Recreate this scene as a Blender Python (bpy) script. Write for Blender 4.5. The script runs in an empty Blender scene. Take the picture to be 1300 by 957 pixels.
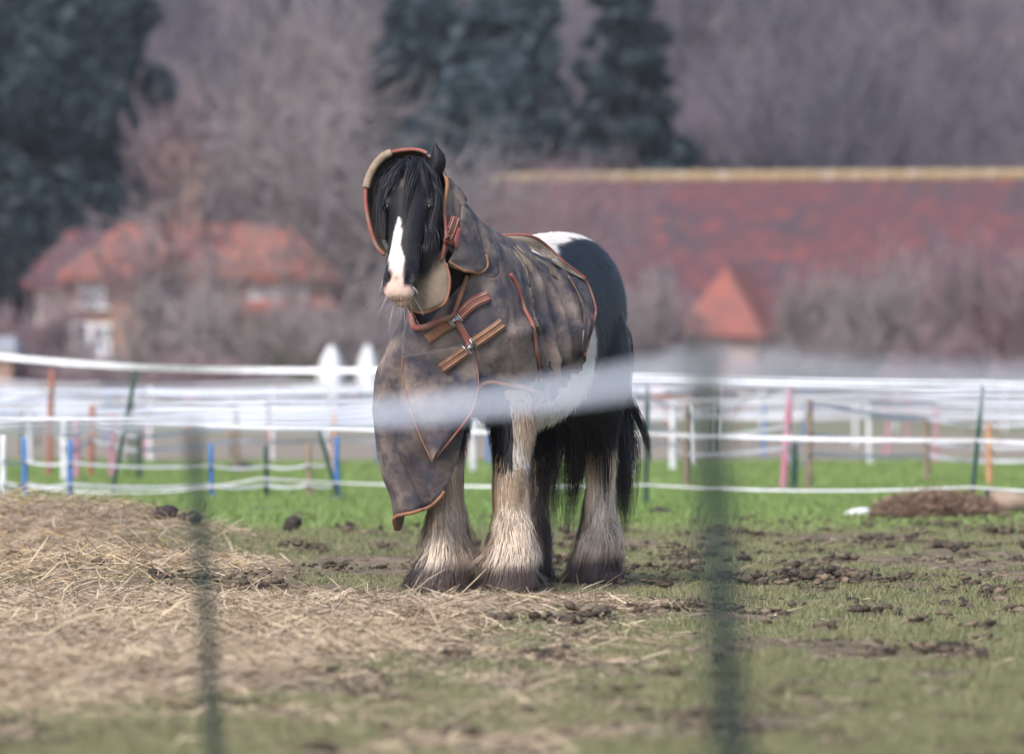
import bpy, bmesh, math, random
import numpy as np
from mathutils import Vector, Matrix
from mathutils.bvhtree import BVHTree

SC = bpy.context.scene
COL = SC.collection
rng = np.random.default_rng(7)
random.seed(7)

# ------------------------------------------------------------------ camera
CAMH = 0.85
FPX = 8000.0            # focal length in photo pixels (photo 1300 x 957)
cam_d = bpy.data.cameras.new('camera')
cam = bpy.data.objects.new('camera', cam_d)
COL.objects.link(cam)
cam.location = (0, 0, CAMH)
cam.rotation_euler = (math.radians(90), 0, 0)
cam_d.sensor_width = 36.0
cam_d.lens = 36.0 * FPX / 1300.0
cam_d.clip_start = 0.1
cam_d.clip_end = 4000
cam_d.dof.use_dof = True
cam_d.dof.focus_distance = 24.7
cam_d.dof.aperture_fstop = (cam_d.lens / 1000.0) / 0.060
SC.camera = cam

# ------------------------------------------------------------------ light
SUN_EL, SUN_AZ = math.radians(48), math.radians(-150)   # azimuth measured from +Y towards +X
world = bpy.data.worlds.new('World')
SC.world = world
world.use_nodes = True
wn = world.node_tree
bg = wn.nodes['Background']
sky = wn.nodes.new('ShaderNodeTexSky')
sky.sky_type = 'NISHITA'
sky.sun_disc = False
sky.sun_elevation = SUN_EL
sky.sun_rotation = SUN_AZ
sky.dust_density = 3.0
hs = wn.nodes.new('ShaderNodeHueSaturation')
hs.inputs['Saturation'].default_value = 1.0      # overcast: the whole sky is greyer
wn.links.new(sky.outputs['Color'], hs.inputs['Color'])
wn.links.new(hs.outputs['Color'], bg.inputs['Color'])
bg.inputs['Strength'].default_value = 0.15
sun_d = bpy.data.lights.new('sun', 'SUN')
sun_d.energy = 1.4
sun_d.angle = math.radians(25)
sun_d.color = (1.0, 0.98, 0.965)
sun = bpy.data.objects.new('sun', sun_d)
COL.objects.link(sun)
sdir = Vector((math.sin(SUN_AZ) * math.cos(SUN_EL), math.cos(SUN_AZ) * math.cos(SUN_EL), math.sin(SUN_EL)))
sun.rotation_euler = (-sdir).to_track_quat('-Z', 'Y').to_euler()
SC.view_settings.view_transform = 'Standard'
SC.view_settings.look = 'None'
SC.view_settings.exposure = 0.95
SC.view_settings.gamma = 1.0
SC.cycles.use_denoising = True
SC.cycles.denoising_prefilter = 'ACCURATE'
SC.cycles.max_bounces = 5
SC.cycles.transparent_max_bounces = 8

# ------------------------------------------------------------------ helpers
def at(px, py, D):
    return np.array([(px - 650.0) * D / FPX, D, CAMH - (py - 478.5) * D / FPX])

def hash3(ix, iy, iz, seed):
    h = (ix.astype(np.int64) * 374761393 + iy.astype(np.int64) * 668265263 + iz.astype(np.int64) * 2147483647 + seed * 974711) & 0xffffffff
    h = ((h ^ (h >> 13)) * 1274126177) & 0xffffffff
    h = (h ^ (h >> 16)) & 0xffffffff
    return h.astype(np.float64) / 4294967295.0

def vnoise(P, scale=1.0, seed=0, octaves=1):
    """value noise in 0..1 for an (n,3) or (n,2) array"""
    P = np.asarray(P, float)
    if P.shape[-1] == 2:
        P = np.concatenate([P, np.zeros(P.shape[:-1] + (1,))], -1)
    out = np.zeros(P.shape[:-1]); amp = 1.0; tot = 0.0
    for o in range(octaves):
        Q = P * scale * (2 ** o) + o * 17.3
        I = np.floor(Q); F = Q - I; F = F * F * (3 - 2 * F)
        x, y, z = I[..., 0], I[..., 1], I[..., 2]
        r = 0
        for dx in (0, 1):
            for dy in (0, 1):
                for dz in (0, 1):
                    w = (F[..., 0] if dx else 1 - F[..., 0]) * (F[..., 1] if dy else 1 - F[..., 1]) * (F[..., 2] if dz else 1 - F[..., 2])
                    r = r + w * hash3(x + dx, y + dy, z + dz, seed + o)
        out += amp * r; tot += amp; amp *= 0.5
    return out / tot

def sstep(a, b, x):
    t = np.clip((x - a) / (b - a), 0, 1)
    return t * t * (3 - 2 * t)

def mesh_np(name, V, faces, mats, parent=None, cols=None, smooth=True, midx=None):
    """faces: list of (m,k) int arrays; cols: per-vertex rgb"""
    V = np.asarray(V, np.float32)
    me = bpy.data.meshes.new(name)
    me.vertices.add(len(V)); me.vertices.foreach_set('co', V.ravel())
    faces = [np.asarray(f, np.int32) for f in faces if len(f)]
    nl = sum(f.size for f in faces); nf = sum(len(f) for f in faces)
    me.loops.add(nl); me.polygons.add(nf)
    me.loops.foreach_set('vertex_index', np.concatenate([f.ravel() for f in faces]))
    tot = np.concatenate([np.full(len(f), f.shape[1], np.int32) for f in faces])
    st = np.concatenate([[0], np.cumsum(tot)[:-1]]).astype(np.int32)
    me.polygons.foreach_set('loop_start', st)
    me.polygons.foreach_set('loop_total', tot)
    me.polygons.foreach_set('use_smooth', np.full(nf, smooth, bool))
    if midx is not None:
        me.polygons.foreach_set('material_index', np.asarray(midx, np.int32))
    me.update(calc_edges=True)
    if cols is not None:
        c = np.ones((len(V), 4), np.float32); c[:, :3] = cols
        a = me.color_attributes.new('Col', 'FLOAT_COLOR', 'POINT')
        a.data.foreach_set('color', c.ravel())
    for m in (mats if isinstance(mats, (list, tuple)) else [mats]):
        me.materials.append(m)
    o = bpy.data.objects.new(name, me)
    COL.objects.link(o)
    if parent is not None: o.parent = parent
    return o

def tag(o, label=None, cat=None, group=None, kind=None):
    if label: o['label'] = label
    if cat: o['category'] = cat
    if group: o['group'] = group
    if kind: o['kind'] = kind
    return o

def empty(name, loc=(0, 0, 0), rz=0):
    o = bpy.data.objects.new(name, None)
    o.empty_display_size = 0.1
    COL.objects.link(o); o.location = loc; o.rotation_euler = (0, 0, rz)
    return o

class Geo:
    """collects pieces of geometry for ONE mesh"""
    def __init__(s): s.V = []; s.F = {}; s.C = []; s.n = 0
    def add(s, V, faces, col=None):
        V = np.asarray(V, float).reshape(-1, 3)
        for f in faces:
            f = np.asarray(f, np.int64)
            if len(f): s.F.setdefault(f.shape[1], []).append(f + s.n)
        s.V.append(V)
        c = np.ones((len(V), 3)) * 0.5
        if col is not None: c[:] = col
        s.C.append(c); s.n += len(V)
        return s
    def box(s, c, size, rz=0.0, col=None, taper=1.0):
        sx, sy, sz = [k / 2 for k in size]
        P = np.array([[x * sx * (taper if z > 0 else 1), y * sy * (taper if z > 0 else 1), z * sz] for z in (-1, 1) for y in (-1, 1) for x in (-1, 1)], float)
        ca, sa = math.cos(rz), math.sin(rz)
        R = np.array([[ca, -sa, 0], [sa, ca, 0], [0, 0, 1]])
        P = P @ R.T + np.asarray(c, float)
        return s.add(P, [[[0, 2, 3, 1], [4, 5, 7, 6], [0, 1, 5, 4], [2, 6, 7, 3], [0, 4, 6, 2], [1, 3, 7, 5]]], col)
    def tube(s, path, r, n=8, col=None, flat=None, caps=True):
        path = np.asarray(path, float); K = len(path)
        r = np.broadcast_to(np.asarray(r, float), (K,))
        T = np.gradient(path, axis=0); T /= np.linalg.norm(T, axis=1)[:, None] + 1e-12
        up = np.array([0, 0, 1.0]) if flat is None else np.asarray(flat, float)
        if flat is None and abs(T[:, 2]).mean() > 0.8: up = np.array([0.0, 1, 0])
        A = np.cross(T, up); A /= np.linalg.norm(A, axis=1)[:, None] + 1e-12
        B = np.cross(A, T)
        th = np.arange(n) / n * 2 * math.pi
        ring = path[:, None, :] + r[:, None, None] * (np.cos(th)[None, :, None] * A[:, None, :] + np.sin(th)[None, :, None] * B[:, None, :])
        i = np.arange(K - 1)[:, None] * n; j = np.arange(n)[None, :]; j2 = (j + 1) % n
        q = np.stack([i + j, i + j2, i + n + j2, i + n + j], -1).reshape(-1, 4)
        f = [q]
        V = ring.reshape(-1, 3)
        if caps:
            V = np.concatenate([V, path[:1], path[-1:]])
            a = K * n; jj = np.arange(n)
            f.append(np.stack([np.full(n, a), (jj + 1) % n, jj], -1))
            f.append(np.stack([np.full(n, a + 1), (K - 1) * n + jj, (K - 1) * n + (jj + 1) % n], -1))
        return s.add(V, f, col)
    def loft(s, rings, closed=True, caps=True, col=None):
        R = np.asarray(rings, float); K, n, _ = R.shape
        i = np.arange(K - 1)[:, None] * n
        j = np.arange(n if closed else n - 1)[None, :]; j2 = (j + 1) % n
        f = [np.stack([i + j, i + j2, i + n + j2, i + n + j], -1).reshape(-1, 4)]
        V = R.reshape(-1, 3)
        if caps and closed:
            V = np.concatenate([V, R[:1].mean(1), R[-1:].mean(1)])
            a = K * n; jj = np.arange(n)
            f.append(np.stack([np.full(n, a), (jj + 1) % n, jj], -1))
            f.append(np.stack([np.full(n, a + 1), (K - 1) * n + jj, (K - 1) * n + (jj + 1) % n], -1))
        return s.add(V, f, col)
    def build(s, name, mat, parent=None, smooth=True, cols=True):
        return mesh_np(name, np.concatenate(s.V), [np.concatenate(v) for v in s.F.values()], mat, parent,
                       np.concatenate(s.C) if cols else None, smooth)

def crom(P, m, closed=False):
    """catmull-rom resample along axis 0 to m samples"""
    P = np.asarray(P, float); n = len(P)
    if closed:
        t = np.arange(m) / m * n
        i = np.floor(t).astype(int); f = t - i
        g = lambda k: P[(i + k) % n]
    else:
        t = np.linspace(0, n - 1, m); i = np.minimum(np.floor(t).astype(int), n - 2); f = t - i
        E = np.concatenate([2 * P[:1] - P[1:2], P, 2 * P[-1:] - P[-2:-1]])
        g = lambda k: E[i + 1 + k]
    f = f.reshape((-1,) + (1,) * (P.ndim - 1))
    a, b, c, d = g(-1), g(0), g(1), g(2)
    return 0.5 * ((2 * b) + (c - a) * f + (2 * a - 5 * b + 4 * c - d) * f ** 2 + (3 * b - 3 * c + d - a) * f ** 3)

def ribbons(geo, paths, width, side, col, tip=0.15):
    """paths (N,K,3); width (N,); side (N,3) or (N,K,3); col (N,3) or (N,K,3): thin tapering strands"""
    N, K, _ = paths.shape
    side = np.asarray(side, float)
    if side.ndim == 2: side = np.repeat(side[:, None, :], K, 1)
    T = np.gradient(paths, axis=1)
    side = side - T * (np.sum(side * T, -1, keepdims=True) / (np.sum(T * T, -1, keepdims=True) + 1e-12))
    side /= np.linalg.norm(side, axis=-1, keepdims=True) + 1e-9
    t = np.linspace(0, 1, K)
    prof = np.minimum(1, (1 - t) * 1.6 + tip)
    w = np.asarray(width, float)[:, None] * prof[None, :] * 0.5
    V = np.stack([paths - side * w[..., None], paths + side * w[..., None]], 2).reshape(-1, 3)
    base = (np.arange(N) * K * 2)[:, None] + (np.arange(K - 1) * 2)[None, :]
    q = np.stack([base, base + 1, base + 3, base + 2], -1).reshape(-1, 4)
    col = np.asarray(col, float)
    if col.ndim == 2: col = np.repeat(col[:, None, :], K, 1)
    C = np.repeat(col[:, :, None, :], 2, 2).reshape(-1, 3)
    geo.add(V, [q], C)

# ------------------------------------------------------------------ materials
def mat(name, color=(.5, .5, .5), rough=.7, metal=0.0, spec=None):
    m = bpy.data.materials.new(name); m.use_nodes = True
    b = m.node_tree.nodes['Principled BSDF']
    b.inputs['Base Color'].default_value = (*color, 1)
    b.inputs['Roughness'].default_value = rough
    b.inputs['Metallic'].default_value = metal
    if spec is not None: b.inputs['Specular IOR Level'].default_value = spec
    return m

def nodes_of(m):
    return m.node_tree.nodes, m.node_tree.links, m.node_tree.nodes['Principled BSDF']

def noise_mix(m, c1, c2, scale, detail=4, lo=.4, hi=.6, coord='Object', bump=0.0, bump_scale=None, bump_dist=.01, c3=None, s3=None, lo3=.55, hi3=.65):
    N, L, b = nodes_of(m)
    tc = N.new('ShaderNodeTexCoord')
    def ns(sc, dt=4):
        n = N.new('ShaderNodeTexNoise'); n.inputs['Scale'].default_value = sc; n.inputs['Detail'].default_value = dt
        n.inputs['Roughness'].default_value = .6
        L.new(tc.outputs[coord], n.inputs['Vector']); return n
    def ramp(n, lo, hi):
        r = N.new('ShaderNodeMapRange'); r.inputs['From Min'].default_value = lo; r.inputs['From Max'].default_value = hi
        L.new(n.outputs['Fac'], r.inputs['Value']); return r
    def mix(f, a, bb):
        x = N.new('ShaderNodeMix'); x.data_type = 'RGBA'
        L.new(f.outputs[0], x.inputs['Factor'])
        for sock, v in ((x.inputs[6], a), (x.inputs[7], bb)):
            if isinstance(v, tuple): sock.default_value = (*v, 1)
            else: L.new(v, sock)
        return x.outputs[2]
    out = mix(ramp(ns(scale, detail), lo, hi), c1, c2)
    if c3 is not None: out = mix(ramp(ns(s3), lo3, hi3), out, c3)
    L.new(out, b.inputs['Base Color'])
    if bump:
        n = ns(bump_scale or scale * 4, 6); bp = N.new('ShaderNodeBump')
        bp.inputs['Strength'].default_value = bump; bp.inputs['Distance'].default_value = bump_dist
        L.new(n.outputs['Fac'], bp.inputs['Height']); L.new(bp.outputs['Normal'], b.inputs['Normal'])
    return m

def attr_mat(name, rough=.7, spec=.3, nscale=None, namt=.3, bump=0, bscale=200, bdist=.004, sheen=0, trans=0):
    m = mat(name, rough=rough, spec=spec)
    N, L, b = nodes_of(m)
    a = N.new('ShaderNodeVertexColor'); a.layer_name = 'Col'
    out = a.outputs['Color']
    tc = N.new('ShaderNodeTexCoord')
    if nscale:
        n = N.new('ShaderNodeTexNoise'); n.inputs['Scale'].default_value = nscale; n.inputs['Detail'].default_value = 5
        L.new(tc.outputs['Object'], n.inputs['Vector'])
        r = N.new('ShaderNodeMapRange'); r.inputs['From Min'].default_value = .3; r.inputs['From Max'].default_value = .7
        r.inputs['To Min'].default_value = 1 - namt; r.inputs['To Max'].default_value = 1 + namt
        L.new(n.outputs['Fac'], r.inputs['Value'])
        x = N.new('ShaderNodeVectorMath'); x.operation = 'SCALE'
        L.new(out, x.inputs[0]); L.new(r.outputs[0], x.inputs['Scale']); out = x.outputs[0]
    L.new(out, b.inputs['Base Color'])
    if bump:
        n = N.new('ShaderNodeTexNoise'); n.inputs['Scale'].default_value = bscale; n.inputs['Detail'].default_value = 4
        L.new(tc.outputs['Object'], n.inputs['Vector'])
        bp = N.new('ShaderNodeBump'); bp.inputs['Strength'].default_value = bump; bp.inputs['Distance'].default_value = bdist
        L.new(n.outputs['Fac'], bp.inputs['Height']); L.new(bp.outputs['Normal'], b.inputs['Normal'])
    if sheen: b.inputs['Sheen Weight'].default_value = sheen
    return m

M_ground = attr_mat('ground_soil', rough=.95, spec=.1, nscale=9, namt=.35, bump=.6, bscale=45, bdist=.02)
M_blade = attr_mat('grass_blade', rough=.6, spec=.25)
M_hay = attr_mat('hay_straw', rough=.7, spec=.2)
M_clod = attr_mat('wet_mud', rough=.75, spec=.3, nscale=30, namt=.4, bump=.6, bscale=60, bdist=.01)
M_coat = attr_mat('horse_coat', rough=.55, spec=.22, bump=.25, bscale=220, bdist=.003)
M_hair = attr_mat('horse_hair', rough=.5, spec=.4)
M_eye = mat('horse_eye', (.010, .007, .006), .25, spec=.35)
M_rug = mat('rug_canvas', rough=.85, spec=.15)
noise_mix(M_rug, (.058, .055, .070), (.125, .102, .098), 7.0, 8, .42, .60, bump=.6, bump_scale=110, bump_dist=.005,
          c3=(.255, .20, .165), s3=5.5, lo3=.47, hi3=.66)
M_lining = noise_mix(mat('rug_lining', rough=.9, spec=.1), (.24, .19, .14), (.15, .115, .09), 9, 5, .4, .65, bump=.3, bump_scale=150, bump_dist=.002)
M_bind = noise_mix(mat('red_webbing', rough=.8, spec=.15), (.28, .085, .07), (.25, .15, .125), 14, 4, .42, .62, bump=.4, bump_scale=300, bump_dist=.002)
M_webtan = noise_mix(mat('muddy_webbing', rough=.85, spec=.12), (.30, .15, .09), (.22, .115, .075), 22, 4, .4, .6, bump=.4, bump_scale=300, bump_dist=.002)
M_stripe = noise_mix(mat('webbing_stripe', rough=.8, spec=.15), (.42, .32, .22), (.33, .2, .14), 25, 4, .4, .6)
M_metal = mat('buckle_steel', (.62, .6, .57), .3, 1.0)
M_fleece = noise_mix(mat('beige_fleece', rough=.95, spec=.05), (.36, .28, .21), (.24, .18, .13), 40, 5, .35, .65, bump=.8, bump_scale=160, bump_dist=.006)
M_green = noise_mix(mat('green_plastic', rough=.45), (.022, .06, .045), (.03, .075, .055), 20)
M_postdark = noise_mix(mat('dark_green_plastic', rough=.5), (.007, .020, .017), (.011, .028, .022), 20)
M_tape = noise_mix(mat('white_tape', rough=.6, spec=.3), (.74, .75, .78), (.62, .63, .68), 12)
M_tapeblue = noise_mix(mat('bluish_white_tape', rough=.6, spec=.3), (.66, .71, .82), (.60, .65, .76), 12)
M_tapegrey = noise_mix(mat('weathered_tape', rough=.7), (.5, .5, .55), (.4, .42, .44), 8)
M_postwhite = noise_mix(mat('white_plastic', rough=.5), (.75, .76, .78), (.66, .67, .7), 6)
M_blue = noise_mix(mat('blue_plastic', rough=.45), (.05, .16, .42), (.06, .2, .46), 8)
M_pink = noise_mix(mat('pink_plastic', rough=.5), (.46, .17, .24), (.50, .27, .33), 8)
M_orange = noise_mix(mat('orange_plastic', rough=.5), (.55, .27, .12), (.5, .27, .15), 8)
M_wood = noise_mix(mat('weathered_wood', rough=.85), (.30, .22, .16), (.2, .15, .11), 7, bump=.4)
M_redwood = noise_mix(mat('red_stained_wood', rough=.85), (.36, .15, .10), (.28, .12, .09), 7, bump=.4)
M_brick = noise_mix(mat('red_brick', rough=.9), (.27, .155, .12), (.31, .21, .165), 5, bump=.3)
M_tile = noise_mix(mat('red_roof_tile', rough=.9), (.31, .10, .065), (.22, .09, .075), 1.1, 5, .38, .62, bump=.5, bump_scale=9, bump_dist=.03)
M_porch = noise_mix(mat('porch_tile', rough=.9), (.25, .085, .065), (.18, .075, .065), 2.0, 5, .4, .6)
M_tiledk = noise_mix(mat('old_roof_tile', rough=.9), (.088, .036, .044), (.056, .037, .045), .55, 7, .44, .60, bump=.5, bump_scale=8, bump_dist=.03, c3=(.15, .045, .042), s3=1.9, lo3=.52, hi3=.66)
M_lichen = noise_mix(mat('lichen_ridge', rough=.95), (.31, .225, .12), (.40, .35, .30), 1.6, 5, .52, .7)
M_glass = mat('window_glass', (.25, .3, .38), .1, spec=.6)
M_render = noise_mix(mat('pale_render', rough=.9), (.48, .46, .45), (.40, .37, .36), 1.2)
M_sheet = noise_mix(mat('weathered_sheet', rough=.7), (.26, .27, .29), (.2, .2, .215), 1.0)
M_farwood = noise_mix(mat('far_bare_wood', rough=.9, spec=.1), (.17, .145, .17), (.12, .11, .135), .08, 6)
M_bark = noise_mix(mat('grey_bark', rough=.9), (.20, .165, .16), (.14, .115, .11), 3, bump=.5)
M_twig = noise_mix(mat('bare_twigs', rough=.9, spec=.1), (.29, .25, .25), (.21, .185, .185), .7)
M_twig2 = noise_mix(mat('reddish_twigs', rough=.9, spec=.1), (.29, .20, .215), (.20, .16, .17), .7)
M_ever = noise_mix(mat('evergreen_leaf', rough=.6), (.009, .023, .033), (.018, .038, .048), .8)
M_ever2 = noise_mix(mat('conifer_leaf', rough=.6), (.022, .044, .058), (.036, .062, .078), .8)
M_olive = noise_mix(mat('olive_leaf', rough=.7), (.10, .105, .06), (.13, .12, .08), .8)
M_hill = noise_mix(mat('woodland_floor', rough=.95), (.15, .115, .105), (.11, .09, .08), .05, 6)
M_black = mat('black_rubber', (.02, .02, .022), .6)

# ------------------------------------------------------------------ ground
def mound(x, y):
    h = .21 * np.exp(-((x + 2.75) / .95) ** 2 - ((y - 31.6) / 1.5) ** 2)
    h += .10 * np.exp(-((x + 1.75) / .55) ** 2 - ((y - 31.0) / 1.3) ** 2)
    h += .075 * np.exp(-((x + 1.75) / .9) ** 2 - ((y - 26.6) / 1.3) ** 2)
    h += .02 * np.exp(-((x - .05) / .65) ** 2 - ((y - 22.5) / .9) ** 2)
    return h

def gz(x, y):
    x = np.asarray(x, float); y = np.asarray(y, float)
    P = np.stack([x, y], -1)
    near = 1 - sstep(45, 70, y)
    h = (vnoise(P, 1.3, 3, 2) - .5) * .035 + (vnoise(P, 6.0, 5, 2) - .5) * .022
    flat = np.exp(-((x) / .9) ** 4 - ((y - 25.5) / 1.1) ** 4)
    return h * near * (1 - .7 * flat) + mound(x, y)

def hay_mask(x, y):
    P = np.stack([np.asarray(x, float), np.asarray(y, float)], -1)
    n = vnoise(P, .9, 11, 3) - .5
    m1 = np.exp(-((x + 2.9) / 1.35) ** 4 - ((y - 31.0) / 3.2) ** 4)
    m2 = sstep(24.0, 23.0, y + n * 1.2 + .5 * sstep(-.6, -1.4, x) * -2.5) * sstep(13.6, 15.2, y + n * 2) * sstep(.75, .25, x + n * .7 - (y - 22.8) * .02)
    m3 = np.exp(-((x + 1.9) / .8) ** 4 - ((y - 27.4) / 2.0) ** 4)
    # thin out towards the camera, on the right first
    m2 = m2 * (1 - .80 * sstep(20.6, 18.8, y + n * 1.5 + 3.0 * sstep(-.9, .1, x) * -1 + 2.0 * sstep(.4, -.6, x) + 1.6 * sstep(-.4, -1.0, x)))
    return np.clip(np.maximum(np.maximum(m1, m2), m3), 0, 1)

def grass_patch(x, y):
    P = np.stack([np.asarray(x, float), np.asarray(y, float)], -1)
    a = .45 * vnoise(P * np.array([1.0, .5]), 1.7, 21, 3) + .55 * vnoise(P * np.array([1.0, .45]), 5.0, 22, 3)
    far = sstep(33, 38, y)
    bare = sstep(.54, .46, a)                       # 1 = grass, 0 = bare mud
    g = bare * .92 + .08
    # trampled band across by the horse, left of it
    band = np.exp(-((y - 28.0 - .6 * np.sin(x * 1.7)) / 2.3) ** 2) * sstep(1.2, -.2, x) * .6
    g = g * (1 - band)
    edge = np.exp(-((y - 36.6) / 1.6) ** 2) * sstep(.6, 1.2, x) * .65      # brown rim in front of the right hand fence
    g = g * (1 - edge)
    return np.clip(np.maximum(g, far * (1 - edge)), 0, 1)

def build_ground():
    xs = np.concatenate([[-480, -250, -100, -50, -25, -14], np.arange(-9, 9.01, .07), [14, 25, 50, 100, 250, 480]])
    yd = [11.0]
    while yd[-1] < 62: yd.append(yd[-1] + .055 * (yd[-1] / 22) ** 1.3)
    ys = np.concatenate([[-300, -60, 0, 6, 9], yd, [66, 72, 80, 90, 105, 125, 150, 190, 240, 320, 450, 700, 850]])
    X, Y = np.meshgrid(xs, ys)
    Z = gz(X, Y)
    Z = np.where((np.abs(X) > 9.5) | (Y < 10) | (Y > 63), 0, Z)
    V = np.stack([X, Y, Z], -1).reshape(-1, 3)
    nx = len(xs); i = np.arange(len(ys) - 1)[:, None] * nx; j = np.arange(nx - 1)[None, :]
    q = np.stack([i + j, i + j + 1, i + nx + j + 1, i + nx + j], -1).reshape(-1, 4)
    x, y = V[:, 0], V[:, 1]
    P = V[:, :2]
    g = grass_patch(x, y); h = hay_mask(x, y)
    n = vnoise(P, 3.5, 31, 4)
    mud = np.array([.150, .112, .080]) * (.5 + 1.0 * n)[:, None]
    gr = np.array([.135, .155, .07]) * (.7 + .6 * n)[:, None]
    c = mud * (1 - g)[:, None] + gr * g[:, None]
    hc = np.array([.25, .19, .135]) * (.5 + 1.0 * n)[:, None]
    c = c * (1 - h)[:, None] + hc * h[:, None]
    # worn grey-brown paddock further out, green strip in front of it
    f1 = sstep(58, 66, y + (vnoise(P, .15, 8, 2) - .5) * 8)
    far = np.array([.235, .20, .16]) * (.85 + .3 * vnoise(P, .3, 9, 3))[:, None]
    c = c * (1 - f1)[:, None] + far * f1[:, None]
    f2 = sstep(88, 96, y) * sstep(118, 108, y)
    c = c * (1 - .6 * f2)[:, None] + np.array([.10, .15, .06]) * (.6 * f2)[:, None]
    o = mesh_np('ground', V, [q], M_ground, None, c)
    tag(o, 'muddy paddock ground of grass and churned soil', kind='structure')
build_ground()

# grass blades: triangles, thinning with distance
def scatter(n, ymin, ymax, power=1.7, margin=1.12):
    u = rng.random(n)
    a = 1 - power
    Y = (ymin ** a + u * (ymax ** a - ymin ** a)) ** (1 / a)
    X = (rng.random(n) * 2 - 1) * (Y * 650 / FPX * margin + .25)
    return X, Y

def build_grass():
    N = 720000
    X, Y = scatter(N, 13.2, 62, 1.25)
    g = grass_patch(X, Y); h = hay_mask(X, Y)
    keep = rng.random(N) < np.clip(g * (1 - .93 * h), .015, 1)
    X, Y, g, h = X[keep], Y[keep], g[keep], h[keep]
    N = len(X)
    Z = gz(X, Y)
    P2 = np.stack([X, Y], -1)
    lush = sstep(32.5, 37, Y)
    tuft = vnoise(P2, 3.0, 41, 3)
    H = (.012 + .030 * tuft ** 1.5 + .045 * lush * tuft) * (.55 + .8 * rng.random(N)) * (.55 + .45 * g)
    ang = rng.random(N) * 2 * math.pi
    lean = rng.random(N) * 1.0 + .15
    dx, dy = np.cos(ang), np.sin(ang)
    W = (.0035 + .0035 * rng.random(N)) * (1 + lush * 1.2) * (Y / 25) ** .5
    ang2 = rng.random(N) * math.pi
    sx, sy = np.cos(ang2) * W * .5, np.sin(ang2) * W * .5
    B1 = np.stack([X - sx, Y - sy, Z - .004], -1); B2 = np.stack([X + sx, Y + sy, Z - .004], -1)
    T = np.stack([X + dx * lean * H, Y + dy * lean * H, Z + H], -1)
    V = np.stack([B1, B2, T], 1).reshape(-1, 3)
    F = np.arange(N * 3).reshape(-1, 3)
    k = vnoise(P2, 1.2, 43, 3)[:, None] * .6 + rng.random(N)[:, None] * .4
    green = np.array([.125, .18, .06]) * (1 - k) + np.array([.22, .235, .11]) * k
    dull = np.array([.24, .205, .125])
    dr = np.clip((1 - lush) * (.48 + .9 * (rng.random(N) - .45)), 0, 1)[:, None]
    c = green * (1 - dr) + dull * dr
    c = c * (1 + lush[:, None] * np.array([.12, .34, .0]))
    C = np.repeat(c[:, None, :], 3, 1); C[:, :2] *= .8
    o = mesh_np('grass', V, [F], M_blade, None, C.reshape(-1, 3), smooth=False)
    tag(o, 'short trampled green grass of the paddock', kind='stuff')
build_grass()

def build_hay():
    N = 300000
    X, Y = scatter(N, 13.5, 37, 1.15, 1.15)
    h = hay_mask(X, Y)
    P2 = np.stack([X, Y], -1)
    cl = vnoise(P2, 2.2, 51, 3)
    keep = rng.random(N) < np.clip(h * (.22 + 1.4 * (cl - .2) + 4 * mound(X, Y)), 0, 1) + .018 * vnoise(P2, 1.0, 57, 2)
    X, Y, h = X[keep], Y[keep], h[keep]; N = len(X)
    P2 = np.stack([X, Y], -1)
    Z = gz(X, Y)
    big = mound(X, Y)
    L = (.05 + .16 * rng.random(N) ** 1.5) * np.where(h < .2, .5, 1.0)
    a = rng.random(N) * 2 * math.pi
    tilt = (rng.random(N) - .35) * .55
    up = rng.random(N) < .05
    tilt = np.where(up, .3 + rng.random(N) * .5, tilt)
    lift = rng.random(N) ** 2 * (.035 + .25 * big) * h + .004
    d = np.stack([np.cos(a) * np.cos(tilt), np.sin(a) * np.cos(tilt), np.sin(tilt)], -1)
    t = np.linspace(-.5, .5, 4)
    bend = rng.normal(0, .12, (N, 3)); bend[:, 2] = np.abs(bend[:, 2]) * -.6
    C0 = np.stack([X, Y, Z + lift + np.maximum(0, np.sin(tilt)) * L * .4], -1)
    paths = C0[:, None, :] + d[:, None, :] * (L[:, None] * t[None, :])[..., None] + bend[:, None, :] * (L[:, None] * (t ** 2)[None, :] * 2.2)[..., None]
    gp = gz(paths[..., 0], paths[..., 1]) + .003
    paths[..., 2] = np.maximum(paths[..., 2], gp)
    side = rng.normal(0, 1, (N, 3)); side[:, 2] *= .4
    k = rng.random(N)[:, None]; k2 = vnoise(P2, 1.1, 53, 3)[:, None]
    c = np.array([.48, .38, .255]) * k + np.array([.30, .225, .16]) * (1 - k)
    c = c * (1 - .45 * sstep(.45, .65, k2)) + np.array([.25, .185, .15]) * .45 * sstep(.45, .65, k2)
    pale = rng.random(N) < .13
    c[pale] = np.array([.60, .50, .34])
    gold = (rng.random(N) < .06) & (Y > 24.5)
    c[gold] = np.array([.52, .35, .12])
    w = (.0022 + .0024 * rng.random(N))
    G = Geo(); ribbons(G, paths, w, side, c, tip=.5)
    o = G.build('hay', M_hay)
    tag(o, 'loose tan hay spread over the mud', kind='stuff')
build_hay()

# mud: small jagged crumbs heaped into clods, joined as one stuff object
def ico(sub):
    bm = bmesh.new(); bmesh.ops.create_icosphere(bm, subdivisions=sub, radius=1); bm.verts.index_update()
    V = np.array([v.co[:] for v in bm.verts]); F = np.array([[v.index for v in f.verts] for f in bm.faces]); bm.free()
    return V, F
ICO_V, ICO_F = ico(2)
ICO1_V, ICO1_F = ico(1)

def lump(seed, rough=.45, base=None):
    B = ICO_V if base is None else base
    n = vnoise(B, 1.6, seed, 3)
    return B * (1 + (n - .5) * 2 * rough)[:, None]

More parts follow.
